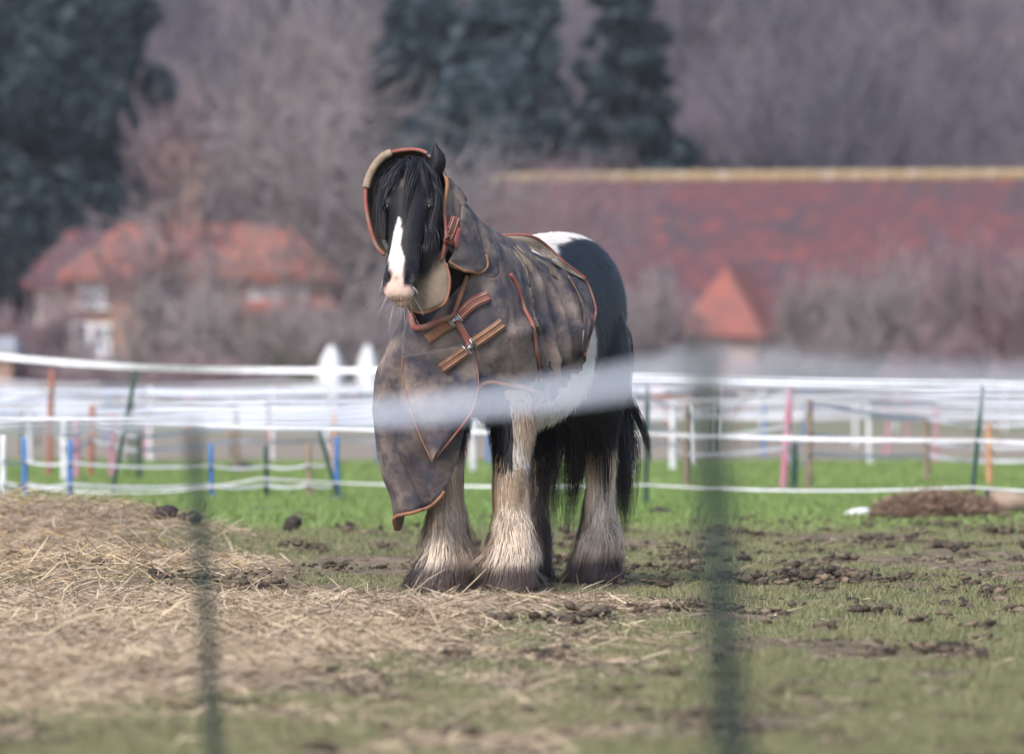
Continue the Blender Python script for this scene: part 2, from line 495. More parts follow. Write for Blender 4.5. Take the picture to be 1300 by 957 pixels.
LUMPS = [lump(s, .95, ICO1_V) * np.array([1, 1, .8]) for s in range(16)]
def build_clods():
    N0 = 110000
    X, Y = scatter(N0, 13.5, 39, 1.2)
    P2 = np.stack([X, Y], -1)
    st = np.array([1.0, .55])
    a = .35 * vnoise(P2 * st, 1.5, 61, 3) + .65 * vnoise(P2 * st, 6.5, 62, 3)
    g = grass_patch(X, Y); h = hay_mask(X, Y)
    heap = sstep(.545, .66, a) * (.45 + .55 * sstep(17.5, 20.5, Y))
    pr = heap * .85 + (1 - g) * .10 + .008
    keep = rng.random(N0) < pr * (1 - .93 * h) * (Y < 37.5)
    keep &= ~((np.abs(X) < .75) & (np.abs(Y - 25.5) < .9) & (rng.random(N0) < .75))
    X, Y, heap = X[keep], Y[keep], heap[keep]; N = min(len(X), 34000)
    X, Y, heap = X[:N], Y[:N], heap[:N]; Z = gz(X, Y)
    sz = (.004 + .012 * rng.random(N) ** 2.0) * (.7 + .6 * heap)
    up = heap * .030 * rng.random(N)
    li = rng.integers(0, 16, N); r = rng.random(N) * 6.28; e = 1 + rng.random(N) * .9
    L = np.array(LUMPS)[li]
    ca, sa = np.cos(r)[:, None], np.sin(r)[:, None]
    V = np.stack([(L[..., 0] * ca - L[..., 1] * sa) * (sz * e)[:, None], (L[..., 0] * sa + L[..., 1] * ca) * (sz * 1.2)[:, None], L[..., 2] * sz[:, None]], -1)
    V = V + np.stack([X, Y, Z + sz * .15 + up], -1)[:, None]
    c = np.array([.078, .057, .040]) * (.4 + rng.random(N) * 1.0)[:, None]
    dry = rng.random(N) < .18
    c[dry] = np.array([.16, .12, .08]) * (.7 + .5 * rng.random(dry.sum()))[:, None]
    F = (ICO1_F[None] + (np.arange(N) * len(ICO1_V))[:, None, None]).reshape(-1, 3)
    o = mesh_np('mud_clods', V.reshape(-1, 3), [F], M_clod, None, np.repeat(c[:, None], len(ICO1_V), 1).reshape(-1, 3))
    tag(o, 'dark clods of churned mud in the grass', kind='stuff')
build_clods()

def dung(name, px, py, wpx, hpx, label, cat, group=None, nb=7, seed=0, col=(.035, .026, .024)):
    D = CAMH * FPX / (py - 478.5)
    x, y = (px - 650) * D / FPX, D
    root = empty(name, (x, y, float(gz(x, y))))
    r = np.random.default_rng(seed + 100)
    w = wpx * D / FPX; hh = hpx * D / FPX
    for i in range(nb):
        G = Geo(); s = hh * (.28 + .2 * r.random())
        cx = (r.random() - .5) * (w - 2 * s); cy = (r.random() - .5) * w * .6
        cz = s * .6 + (hh - 1.6 * s) * max(0, 1 - (2 * abs(cx) / w) ** 1.5) * r.random()
        L = lump(seed * 20 + i, .35)
        G.add(L * np.array([s * 1.25, s * 1.2, s]) + np.array([cx, cy, cz]), [ICO_F], np.array(col) * (.7 + .7 * r.random()))
        G.build('clod', M_clod, root)
    tag(root, label, cat, group)
    return root
dung('dung_pile', 208, 698, 40, 18, 'dark horse dung lumps lying on the hay left of the near green post', 'dung', None, 9, 1)
dung('dung_pile', 240, 698, 30, 18, 'small dark dung heap tucked right behind the blurred left post', 'dung', None, 6, 2)
dung('dung_pile', 372, 676, 22, 22, 'upright dark clod of dung between left post and hanging rug', 'dung', None, 7, 3)
dung('dung_pile', 330, 652, 46, 11, 'flat black dung strip on bright grass near the slanting short post', 'dung', None, 7, 4, (.02, .025, .03))
dung('dung_pile', 836, 655, 38, 15, 'dark dung heap on green grass just right of the horse tail', 'dung', None, 8, 5)
dung('dung_pile', 208, 660, 34, 12, 'low brown dung clump at the back edge of the hay mound', 'dung', None, 6, 6, (.07, .05, .04))
# ------------------------------------------------------------------ the horse (local axes: x forward, y to its left, z up)
TH = math.radians(18)
F0 = np.array([-.131, 25.0])
fx, fy = -math.sin(TH), -math.cos(TH); lx, ly = math.cos(TH), -math.sin(TH)
horse = empty('horse', (F0[0], F0[1], 0), math.atan2(fy, fx))
tag(horse, 'black and white cob horse standing in a muddy hooded rug', 'horse')

def p(px, py, u):
    """local point of forward distance u that lies on the photo's line of sight"""
    k = (px - 650) / FPX
    # X = F0x + u fx + v lx ; Y = F0y + u fy + v ly ; X = k Y
    v = (k * (F0[1] + u * fy) - F0[0] - u * fx) / (lx - k * ly)
    Y = F0[1] + u * fy + v * ly
    return np.array([u, v, CAMH - (py - 478.5) * Y / FPX])

def unproj(L):
    L = np.asarray(L, float)
    X = F0[0] + L[..., 0] * fx + L[..., 1] * lx; Y = F0[1] + L[..., 0] * fy + L[..., 1] * ly
    return 650 + FPX * X / Y, 478.5 - FPX * (L[..., 2] - CAMH) / Y
CAML = np.array([(0 - F0[0]) * fx + (0 - F0[1]) * fy, (0 - F0[0]) * lx + (0 - F0[1]) * ly, CAMH])

# head frame
HP0 = np.array([.45, -.12, 1.70]); PIT = math.radians(31)
hb = np.array([.994, .104, 0]); eb = np.array([-.104, .994, 0]); zb = np.array([0, 0, 1.])
ha = math.sin(PIT) * hb - math.cos(PIT) * zb; hn = math.cos(PIT) * hb + math.sin(PIT) * zb
def Hd(s, e, n):
    s, e, n = np.asarray(s, float), np.asarray(e, float), np.asarray(n, float)
    return HP0 + s[..., None] * ha + e[..., None] * eb + n[..., None] * hn
def head_coords(P):
    Q = P - HP0
    return Q @ ha, Q @ eb, Q @ hn
HS = np.array([-.035, 0, .08, .16, .21, .30, .38, .46, .52, .57, .595, .606])
HF = np.array([-.03, .0, .020, .026, .022, .012, .007, .005, .005, -.004, -.018, -.036])
HB = np.array([-.11, -.16, -.215, -.255, -.265, -.245, -.195, -.155, -.14, -.135, -.122, -.10])
HW = np.array([.045, .072, .090, .103, .102, .086, .076, .071, .074, .074, .067, .050])

def build_body():
    G = Geo()
    n = 28; th = np.arange(n) / n * 2 * math.pi
    # trunk
    tr = [(.33, 1.04, .05, .07, .08), (.29, 1.04, .13, .17, .19), (.22, 1.03, .175, .27, .30), (.08, 1.05, .20, .33, .36), (-.12, 1.05, .215, .355, .36),
          (-.35, 1.02, .25, .37, .375), (-.6, 1.03, .275, .38, .385), (-.85, 1.07, .275, .36, .37), (-1.08, 1.12, .262, .325, .34),
          (-1.27, 1.12, .225, .29, .30), (-1.39, 1.10, .15, .21, .22), (-1.45, 1.09, .06, .10, .10)]
    T = crom(np.array(tr), 40)
    rings = [np.stack([np.full(n, u), w * np.sign(np.cos(th)) * np.abs(np.cos(th)) ** .9, zc + np.where(np.sin(th) > 0, ht, hbm) * np.sin(th)], -1) for u, zc, w, ht, hbm in T]
    G.loft(rings)
    def limb(pts, rad, n=16, m=40, sq=None):
        pts = crom(np.array(pts), m); rad = crom(np.array(rad), m); G.tube(pts, rad, n, flat=(1, 0, 0) if False else None)
    def ell(c, r):
        G.add(ICO_V * np.array(r) + np.array(c), [ICO_F])
    # neck
    nk = [((.02, 0, 1.13), .21, .30), ((.14, -.01, 1.24), .17, .27), ((.25, -.04, 1.37), .125, .225), ((.345, -.08, 1.50), .098, .175), ((.41, -.11, 1.59), .085, .14), ((.44, -.12, 1.63), .07, .11)]
    nk = [(a_, b_ * .95, c_ * .80) for a_, b_, c_ in nk]
    c = crom(np.array([k[0] for k in nk]), 24); rw = crom(np.array([k[1] for k in nk]), 24); rd = crom(np.array([k[2] for k in nk]), 24)
    Tn = np.gradient(c, axis=0); Tn /= np.linalg.norm(Tn, axis=1)[:, None]
    S = np.cross(Tn, np.array([1.0, 0, 0.0])); S = np.cross(np.array([0, 0, 1.]), Tn); S /= np.linalg.norm(S, axis=1)[:, None]
    Dp = np.cross(Tn, S)
    G.loft([c[i] + rw[i] * np.cos(th)[:, None] * S[i] + rd[i] * np.sin(th)[:, None] * Dp[i] for i in range(24)])
    # head
    m = 44; ss = np.linspace(HS[0], HS[-1], m)
    f, b, w = (np.interp(ss, HS, k) for k in (HF, HB, HW))
    def smooth(a):
        for _ in range(3): a = np.concatenate([a[:1], (a[:-2] + 2 * a[1:-1] + a[2:]) / 4, a[-1:]])
        return a
    f, b, w = smooth(f), smooth(b), smooth(w)
    hr = []
    for i in range(m):
        cth, sth = np.cos(th), np.sin(th)
        e = np.sign(cth) * np.abs(cth) ** .78 * w[i]; nn = (f[i] + b[i]) / 2 + np.sign(sth) * np.abs(sth) ** .82 * (f[i] - b[i]) / 2
        back = np.clip((f[i] - nn) / max(1e-4, f[i] - b[i]), 0, 1)
        e = e * (1 - .38 * back ** 1.5) * (1 - .12 * np.exp(-(back / .15) ** 2))
        hr.append(Hd(np.full(n, ss[i]), e, nn))
    G.loft(hr)
    for sg in (-1, 1):      # jowl, brow, cheek ridge, nostril wing
        for s, e, q, r in ((.185, .090, -.028, (.03, .022, .022)), (.19, .062, -.17, (.085, .035, .085)), (.34, .055, -.05, (.09, .014, .018)), (.535, .047, -.028, (.035, .02, .024))):
            cc = Hd(s, sg * e, q)
            G.add(ICO_V[:, 0:1] * r[0] * ha + ICO_V[:, 1:2] * r[1] * eb + ICO_V[:, 2:3] * r[2] * hn + cc, [ICO_F])
    cc = Hd(.575, 0, -.115); G.add(ICO_V[:, 0:1] * .035 * ha + ICO_V[:, 1:2] * .036 * eb + ICO_V[:, 2:3] * .03 * hn + cc, [ICO_F])   # chin
    cc = Hd(.588, 0, -.055); G.add(ICO_V[:, 0:1] * .020 * ha + ICO_V[:, 1:2] * .058 * eb + ICO_V[:, 2:3] * .036 * hn + cc, [ICO_F])    # upper lip
    # limbs
    for sg in (-1, 1):
        v = .137 * sg
        limb([(.10, .11 * sg, 1.05), (.06, .125 * sg, .86), (-.01, v, .74), (.0, v, .60), (.015, v, .47), (.02, v, .435), (.005, v, .38), (.0, v, .27), (.0, v, .17), (.01, v, .13), (.045, v, .075), (.06, v, .06)],
             [.17, .135, .105, .078, .060, .062, .050, .040, .044, .052, .045, .05])
        limb([(.055, v, .10), (.062, v, .07), (.075, v, .03), (.078, v, .0)], [.05, .062, .07, .073], m=10)
        hv = .14 if sg > 0 else -.155
        limb([(-1.06, .05 * sg, 1.30), (-1.06, .08 * sg, 1.15), (-1.03, .125 * sg, .93), (-1.02, hv, .80), (-1.10, hv, .68), (-1.17, hv, .57), (-1.20, hv, .50), (-1.18, hv, .43), (-1.165, hv, .33), (-1.155, hv, .2), (-1.14, hv, .145), (-1.10, hv, .08), (-1.09, hv, .06)],
             [.06, .165, .185, .165, .115, .075, .066, .058, .046, .045, .054, .047, .05], m=44)
        limb([(-1.10, hv, .10), (-1.092, hv, .07), (-1.08, hv, .03), (-1.078, hv, .0)], [.05, .06, .067, .07], m=10)
        ell((-.95, .165 * sg, .88), (.15, .10, .17)); ell((-1.15, .11 * sg, .99), (.21, .15, .27))
        ell((.18, .115 * sg, 1.0), (.12, .08, .17)); ell((-.04, .15 * sg, 1.02), (.17, .065, .22))
    # left ear: cupped leaf
    base = p(547, 226, .42); tipp = p(551, 179, .43); mid = p(556, 203, .43)
    ax = crom(np.array([base - np.array([0, 0, .03]), base, mid, tipp]), 14)
    for i in range(1): pass
    wr = np.interp(np.linspace(0, 1, 14), [0, .25, .5, .75, 1], [.030, .040, .043, .032, .006])
    er = []
    for i in range(14):
        a2 = th
        er.append(ax[i] + np.stack([np.sin(a2) * wr[i] * .6 - .010 * np.cos(a2 * 2) * (wr[i] / .04), np.cos(a2) * wr[i], np.zeros(n)], -1))
    G.loft(er)
    o = G.build('tmp', M_coat)
    md = o.modifiers.new('r', 'REMESH'); md.mode = 'VOXEL'; md.voxel_size = .0095
    s2 = o.modifiers.new('s', 'SMOOTH'); s2.factor = .5; s2.iterations = 7
    dg = bpy.context.evaluated_depsgraph_get(); ev = o.evaluated_get(dg); me = ev.to_mesh()
    V = np.empty(len(me.vertices) * 3, np.float32); me.vertices.foreach_get('co', V); V = V.reshape(-1, 3).astype(float)
    me.calc_loop_triangles()
    Fq = np.array([list(q.vertices) for q in me.polygons if len(q.vertices) == 4]); Ft = np.array([list(q.vertices) for q in me.polygons if len(q.vertices) == 3])
    ev.to_mesh_clear()
    old = o.data; bpy.data.objects.remove(o); bpy.data.meshes.remove(old)
    # press in nostrils, mouth line and ear cup
    s, e, q = head_coords(V)
    for sg in (-1, 1):
        d2 = ((s - .537) / .020) ** 2 + ((e - sg * .043) / .013) ** 2
        V -= (np.exp(-d2) * (q > -.09) * .026)[:, None] * hn
    lip = np.exp(-((q + .080) / .009) ** 2) * sstep(.50, .56, s) * (np.abs(e) < .09)
    V += (lip * -.018)[:, None] * (ha * .9)
    return V, Fq, Ft
BV, BQ, BT_ = build_body()
def vert_normals(V, faces):
    N = np.zeros_like(V)
    for Fc in faces:
        if len(Fc) == 0: continue
        nrm = np.cross(V[Fc[:, 2]] - V[Fc[:, 0]], V[Fc[:, -1]] - V[Fc[:, 1]])
        for k in range(Fc.shape[1]): np.add.at(N, Fc[:, k], nrm)
    return N / (np.linalg.norm(N, axis=1)[:, None] + 1e-12)
BN = vert_normals(BV, [BQ, BT_])

C_BLACK = np.array([.011, .0105, .014]); C_WHITE = np.array([.70, .66, .62]); C_BEIGE = np.array([.56, .405, .28]); C_MUD = np.array([.060, .042, .036])
C_DKBR = np.array([.10, .072, .058]); C_PINK = np.array([.64, .47, .40]); C_GREY = np.array([.034, .031, .036])
def lerp(a, b, t): return a * (1 - t[:, None]) + b * t[:, None]
def coat(P):
    u, v, z = P[:, 0], P[:, 1], P[:, 2]
    nz = vnoise(P, 14, 81, 3) - .5; nl = vnoise(P, 4, 82, 3) - .5
    c = np.repeat(C_BLACK[None], len(P), 0)
    c = lerp(c, C_GREY, .5 * sstep(.0, .3, nl) * (z > .9))
    # white saddle on top of the loins
    zt = np.interp(u, [-1.5, -1.34, -1.27, -1.08, -.85, -.63, -.5, -.3, -.2], [1.6, 1.45, 1.398, 1.424, 1.408, 1.385, 1.34, 1.2, 1.0])
    c = lerp(c, C_WHITE, sstep(-.006, .006, z - zt + nz * .03) * sstep(-.15, -.22, u))
    # white belly and flank
    zf = np.interp(u, [-.82, -.74, -.66, -.3], [.5, .86, 1.05, 1.1])
    c = lerp(c, C_WHITE * np.array([1, .97, .93]), sstep(.02, -.02, z - zf + nz * .05) * sstep(-.77, -.73, u + nz * .05) * (z > .6) * sstep(-.05, -.15, u))
    # front legs
    fl = (u > -.3) & (z < .80)
    lg = sstep(.60, .52, z + nz * .05)
    leg = lerp(np.repeat(C_BEIGE[None], len(P), 0), C_WHITE * np.array([.95, .9, .85]), sstep(.05, .25, nl + .12))
    patch = (v > 0) & (z > .50) & (v < .165 + nz * .03)
    w2 = np.where(v > 0, np.where(patch, 0, sstep(.86, .80, z)), lg)
    c = np.where((fl & (w2 > .01))[:, None], lerp(c, leg, w2), c)
    # hind legs
    hl = (u < -.85) & (z < .62)
    wl = sstep(.56, .52, z + nz * .05) * (v > 0) * sstep(-1.21, -1.185, u + nz * .02)
    c = np.where((hl)[:, None], lerp(lerp(c, C_DKBR, sstep(.6, .3, z)), leg * .95, wl), c)
    c = lerp(c, C_MUD, sstep(.16, .09, z + nz * .05))
    # head
    s, e, q = head_coords(P)
    hd = (s > .02) & (s < .7) & (z > 1.12) & (u > .42)
    fr = np.interp(s, HS, HF) - q
    bw = np.interp(s, [.25, .28, .33, .40, .45, .50, .54, .60, .64], [-.02, .004, .016, .022, .034, .046, .036, .05, .06])
    bc = np.interp(s, [.25, .40, .5, .62], [-.022, -.024, -.010, 0])
    bl = sstep(.004, -.004, np.abs(e - bc) - bw + nz * .008) * (fr < .10)
    white = lerp(np.repeat(C_WHITE[None], len(P), 0), np.repeat(C_PINK[None], len(P), 0), sstep(.45, .535, s + nz * .03))
    hc = lerp(c, white, bl * hd)
    lipm = hd & (s > .535)
    hc = np.where(lipm[:, None], lerp(hc, np.repeat((C_PINK * .95)[None], len(P), 0), sstep(.53, .56, s + nz * .02) * sstep(.16, .10, fr)), hc)
    for sg in (-1, 1):
        side = sstep(-.004, .006, sg * e - (.020 if sg > 0 else .040) + nz * .012) * sstep(.44, .48, s) * sstep(.580, .560, s + nz * .012)
        hc = lerp(hc, C_BLACK, side * hd)
        d2 = ((s - .530) / .024) ** 2 + ((e - sg * .042) / .016) ** 2
        hc = lerp(hc, C_BLACK * .8, np.clip(np.exp(-d2) * 1.8, 0, 1) * hd * (fr < .12))
    spot = np.exp(-((s - .545) / .012) ** 2 - ((e + .004) / .010) ** 2) * (fr < .08)
    hc = lerp(hc, np.array([.16, .09, .08]), spot * .8 * hd)
    low = sstep(.585, .603, s + nz * .01) * hd
    hc = lerp(hc, np.array([.58, .45, .36]), low * .7)
    lp = np.exp(-((q + .080) / .008) ** 2) * (s > .56) * hd
    hc = lerp(hc, np.array([.10, .05, .045]), lp * .85)
    # dried mud on the forehead
    mud = np.maximum(np.exp(-((s - .115) / .018) ** 2 - ((e + .055) / .024) ** 2), np.exp(-((s - .10) / .025) ** 2 - ((e - .012) / .010) ** 2)) * sstep(-.10, .15, nz + .03)
    hc = lerp(hc, np.array([.42, .31, .22]), np.clip(mud * 1.5, 0, 1) * hd)
    return hc
body = mesh_np('body', BV, [BQ, BT_] if len(BT_) else [BQ], M_coat, horse, coat(BV))

# eyes with lids
for sg in (-1, 1):
    c = Hd(.205, sg * .0885, -.026)
    out = eb * sg * .80 + hn * .60
    t2 = np.cross(out, ha)
    on_ = out / np.linalg.norm(out); EV = ICO_V * .0185; EV = EV - (EV @ on_)[:, None] * on_ * .35
    G = Geo(); G.add(EV + c, [ICO_F]); ey = G.build('eye', M_eye, horse)
    G = Geo()
    for sgn in (-1, 1):
        a = np.linspace(-1.25, 1.25, 9)
        path = c + out * .012 + np.array([ha * (math.sin(k) * .021) + t2 * 0 - ha * 0 + hn * (sgn * math.cos(k) * .015) for k in a])
        G.tube(path, [.002, .0045, .006, .0065, .0065, .0065, .006, .0045, .002], 6, C_BLACK)
    G.build('eyelid', M_coat, ey)

# ------------------------------------------------------------------ hair
def hair_obj(name, G, label=None):
    o = G.build(name, M_hair, horse); o['kind'] = 'stuff'
    return o

# short coat on the visible skin
def build_coat_hair():
    tri = np.concatenate([BQ[:, [0, 1, 2]], BQ[:, [0, 2, 3]]] + ([BT_] if len(BT_) else []))
    A = np.linalg.norm(np.cross(BV[tri[:, 1]] - BV[tri[:, 0]], BV[tri[:, 2]] - BV[tri[:, 0]]), axis=1)
    cen = BV[tri].mean(1)
    s, e, q = head_coords(cen)
    head = (s > .0) & (cen[:, 0] > .42) & (cen[:, 2] > 1.1)
    vis = (cen[:, 0] < -.25) | head
    w = A * np.where(head, .9, 1.0) * vis * np.where(head & (s > .5), .35, 1.0); w /= w.sum()
    N = 60000
    t = rng.choice(len(tri), N, p=w)
    a, b = rng.random(N), rng.random(N); fl = a + b > 1; a[fl], b[fl] = 1 - a[fl], 1 - b[fl]
    P = BV[tri[t, 0]] * (1 - a - b)[:, None] + BV[tri[t, 1]] * a[:, None] + BV[tri[t, 2]] * b[:, None]
    Nn = BN[tri[t, 0]]
    ok = np.array([TREE.ray_cast(Vector(P[i] + Nn[i] * .001), Vector(Nn[i]), .16)[0] is None for i in range(N)])
    P, Nn = P[ok], Nn[ok]; N = len(P)
    s, e, q = head_coords(P); hd = (s > 0) & (P[:, 0] > .42) & (P[:, 2] > 1.1)
    flow = np.where(hd[:, None], ha[None], np.array([[-.45, 0, -.9]]))
    flow = flow - Nn * np.sum(flow * Nn, 1, keepdims=True); flow /= np.linalg.norm(flow, axis=1)[:, None] + 1e-9
    L = np.where(hd, .008 + .006 * rng.random(N), .016 + .016 * rng.random(N))
    belly = (P[:, 2] < .9) & (P[:, 0] > -.8) & ~hd
    L = np.where(belly, L * 1.7, L)
    lift = .12 + .22 * rng.random(N)
    d = flow + Nn * lift[:, None] + rng.normal(0, .14, (N, 3))
    paths = np.stack([P - Nn * .002, P + d * L[:, None] * .55, P + d * L[:, None] - Nn * (L * .10)[:, None] + np.array([0, 0, -1]) * (L * .15)[:, None]], 1)
    c = coat(P) * (.75 + .5 * rng.random(N))[:, None]
    G = Geo(); ribbons(G, paths, .0012 + .0012 * rng.random(N), np.cross(Nn, flow), c, .2)
    hair_obj('coat_hair', G)

# feathering: long hair from the legs bell-shaped over each hoof
def feather(v0, uf, ztop, front, style, seed, N=6500, bs=1.0):
    """uf(z): forward position of the leg axis; rad(z): leg radius"""
    r = np.random.default_rng(seed)
    ncl = 210
    cz = ztop * (.12 + .88 * r.random(ncl) ** 1.05); ca = r.random(ncl) * 6.283
    cl = r.integers(0, ncl, N)
    z0 = np.clip(cz[cl] + r.normal(0, .018, N), .05, ztop); a = ca[cl] + r.normal(0, .20, N)
    L = np.clip((.13 + .13 * r.random(ncl)[cl]) * (.75 + .5 * r.random(N)), .06, .34)
    K = 6; t = np.linspace(0, 1, K)
    ax = uf(z0)
    rad0 = np.interp(z0, [0, .1, .17, .3, .43, .6, .75], [.07, .06, .052, .042, .055, .072, .095]) * .94
    lat = np.interp(z0, [0, .3, .45, .62], [1.0, .8, .35, .12]) * (1 + .5 * r.normal(0, .5, ncl)[cl])
    twist = r.normal(0, .16, ncl)[cl]
    paths = np.empty((N, K, 3))
    z1 = np.maximum(z0 - L, .004)
    wav = r.normal(0, .006, (ncl, 2))[cl]
    ph = r.random(ncl)[cl] * 6.28
    for k in range(K):
        zz = z0 + (z1 - z0) * t[k] ** 1.0
        # bell radius: hair fans away from the leg towards the hoof
        bell = np.interp(zz, [0, .03, .08, .16, .26, .38, .5, .65], [.146, .138, .128, .128, .112, .092, .082, .09]) * bs
        prog = sstep(0, .75, np.full(N, t[k])) * np.clip(lat, .1, 1.3)
        rr = rad0 * (1 - prog) + (bell * (1 + .06 * r.normal(0, 1, ncl)[cl])) * prog
        if k == 0: rr = rad0
        aa = a + twist * t[k]
        uu = uf(zz)
        paths[:, k, 0] = uu + np.cos(aa) * rr * np.where(np.cos(aa) < 0, 1.08, .92) + wav[:, 0] * math.sin(t[k] * 5) 
        paths[:, k, 1] = v0 + np.sin(aa) * rr + wav[:, 1] * math.sin(t[k] * 5 + 1)
        paths[:, k, 2] = zz
    paths[:, 1:, :2] += r.normal(0, .0022, (N, K - 1, 2))
    zc = paths[..., 2]
    nl = vnoise(np.stack([np.cos(a) * .5, np.sin(a) * .5, z0 * 2], -1) + seed, 3, 91, 2)
    base = np.empty((N, K, 3))
    rnd = (.62 + .66 * r.random(N))[:, None] * (.72 + .5 * r.random(ncl))[cl][:, None]; cv = r.random(ncl)[cl]
    if style in ('fl', 'fr'):
        # tan above, whiter patch to the front below the knee, dark wet tips
        frontness = np.cos(a - .35)
        wh = sstep(.20, .11, np.abs(zc - .20) * 1.0 + .0) * sstep(-.2, .8, frontness + (nl - .5) * .9)[:, None] * (.62 + .38 * cv[:, None])
        base = (C_BEIGE * 1.0)[None, None] * (1 - wh[..., None]) + (C_WHITE * np.array([.97, .87, .76]))[None, None] * wh[..., None]
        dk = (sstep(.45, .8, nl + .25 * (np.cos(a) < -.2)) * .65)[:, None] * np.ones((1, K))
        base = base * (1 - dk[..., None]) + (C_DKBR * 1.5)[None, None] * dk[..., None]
    elif style == 'hl':
        wh = sstep(.20, .08, np.abs(zc - .27)) * sstep(.1, .8, np.cos(a - .55))[:, None] * (.5 + .5 * cv[:, None])
        base = (C_BEIGE * 1.0)[None, None] * (1 - wh[..., None]) + (C_WHITE * np.array([.95, .86, .75]))[None, None] * wh[..., None]
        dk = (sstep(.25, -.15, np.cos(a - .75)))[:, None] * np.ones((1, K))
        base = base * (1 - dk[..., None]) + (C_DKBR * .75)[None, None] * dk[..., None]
    else:
        base = np.ones((N, K, 1)) * (C_DKBR * (1.0))[None, None] + (C_BEIGE * .5)[None, None] * sstep(.5, .9, cv)[:, None, None]
    mz = np.interp(nl, [.2, .8], [.085, .125])[:, None]
    m = sstep(mz + .035, mz - .03, zc)
    base = base * (1 - m[..., None]) + (C_MUD * (.8 + .5 * cv[:, None, None])) * m[..., None]
    base = base * rnd[..., None]
    rad = paths.copy(); rad[..., 0] -= uf(zc); rad[..., 1] -= v0; rad[..., 2] = 0
    side = np.stack([-np.sin(a), np.cos(a), 0 * a], -1)
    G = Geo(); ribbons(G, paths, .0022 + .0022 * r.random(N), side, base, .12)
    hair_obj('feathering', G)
uF = lambda z: np.interp(z, [0, .075, .13, .27, .43, .6, .8], [.075, .045, .01, 0, .018, 0, .0])
uH = lambda z: np.interp(z, [0, .08, .145, .33, .5, .6], [-1.078, -1.10, -1.14, -1.165, -1.20, -1.15])
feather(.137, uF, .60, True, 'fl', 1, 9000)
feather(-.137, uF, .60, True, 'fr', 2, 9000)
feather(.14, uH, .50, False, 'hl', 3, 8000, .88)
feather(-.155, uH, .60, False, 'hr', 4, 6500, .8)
# longer fringe on the upper front legs
def leg_fur(v0, seed):
    r = np.random.default_rng(seed); N = 3500
    z0 = .44 + .40 * r.random(N); a = r.random(N) * 6.283
    L = .03 + .035 * r.random(N)
    rad = np.interp(z0, [.4, .5, .6, .74, .85], [.055, .062, .078, .105, .135])
    K = 4; t = np.linspace(0, 1, K)
    P = np.stack([np.stack([uF(z0) + np.cos(a) * (rad + .012 * k), v0 + np.sin(a) * (rad + .012 * k), z0 - L * k], -1) for k in t], 1)
    c = coat(P[:, 0]) * (.75 + .5 * r.random(N))[:, None]
    G = Geo(); ribbons(G, P, .0022 + .0016 * r.random(N), np.stack([-np.sin(a), np.cos(a), 0 * a], -1), c, .15); hair_obj('leg_hair', G)
leg_fur(.137, 5); leg_fur(-.137, 6)

def locks(name, roots, ctrl_fn, per, spread, width, col, seed, K=9, colvar=.5):
    """each lock: a guide curve from ctrl_fn, strands spread round it"""
    r = np.random.default_rng(seed); G = Geo()
    for i in range(roots):
        g = crom(np.array(ctrl_fn(i, r)), K)
        n = per
        off = r.normal(0, 1, (n, 3)); t = np.linspace(0, 1, K)
        sp = spread * (.55 + .9 * np.sin(np.pi * np.clip(t * .85 + .1, 0, 1)))
        wv = r.random(n) * 6.28
        P = g[None] + off[:, None, :] * sp[None, :, None] + (np.sin(t[None, :] * 9 + wv[:, None]) * .12 * spread)[..., None] * r.normal(0, 1, (n, 1, 3))
        cut = .7 + .3 * r.random(n)
        tt = t[None, :] * cut[:, None] * (K - 1); i0 = np.minimum(tt.astype(int), K - 2); ff = (tt - i0)[..., None]
        P = np.take_along_axis(P, i0[..., None].repeat(3, -1), 1) * (1 - ff) + np.take_along_axis(P, (i0 + 1)[..., None].repeat(3, -1), 1) * ff
        c = np.array(col) * (1 - colvar / 2 + colvar * r.random(n))[:, None] * (.7 + .6 * r.random())
        side = r.normal(0, 1, (n, 3)); side = side - CAML * 0
        ribbons(G, P, width * (.7 + .6 * r.random(n)), side, c, .1)
    o = G.build(name, M_hair, horse); o['kind'] = 'stuff'
    return o

# tail: hangs behind and between the hind legs
def tailf(i, r):
    v = r.choice([-.19, -.15, -.08, -.02, .05, .10, .14, .165]) + r.normal(0, .014); w = abs(v) / .24
    z1 = (.10 + .16 * r.random()) if v < -.04 or v > .13 else (.30 + .3 * r.random())
    u0 = -1.42 + r.normal(0, .02); v0 = r.normal(0, .03)
    return [(u0, v0, 1.20), (u0 - .06, v0 * 1.6 + v * .3, 1.02), (u0 - .07 + r.normal(0, .02), v * .75, .75), (u0 - .04 + r.normal(0, .03), v * 1.0 + r.normal(0, .02), .5), (u0 - .02 + r.normal(0, .03), v * 1.02 + r.normal(0, .03), z1)]
locks('tail', 110, tailf, 55, .012, .0034, (.024, .020, .022), 31, 10, .9)
# hair swept out from thigh to hock (black, over the upper hind legs)
def hockf(i, r):
    sg = 1 if r.random() < .62 else -1
    a = r.uniform(-2.6, 1.0); z0 = .86 - .24 * r.random()
    rad = .125 if z0 > .7 else .09
    hv = .14 if sg > 0 else -.155
    u, v = -1.08 + math.cos(a) * rad, hv + math.sin(a) * rad * sg
    z1 = z0 - .14 - .24 * r.random() ** 1.5
    return [(u, v, z0), (u - .03, v + .012 * sg, (z0 * 2 + z1) / 3), (-1.14 + math.cos(a) * .10, hv + math.sin(a) * .095 * sg, (z0 + z1 * 2) / 3), (-1.17 + math.cos(a) * .09, hv + math.sin(a) * .085 * sg, z1)]
locks('hock_hair', 60, hockf, 45, .012, .003, (.020, .017, .020), 32, 8, .8)
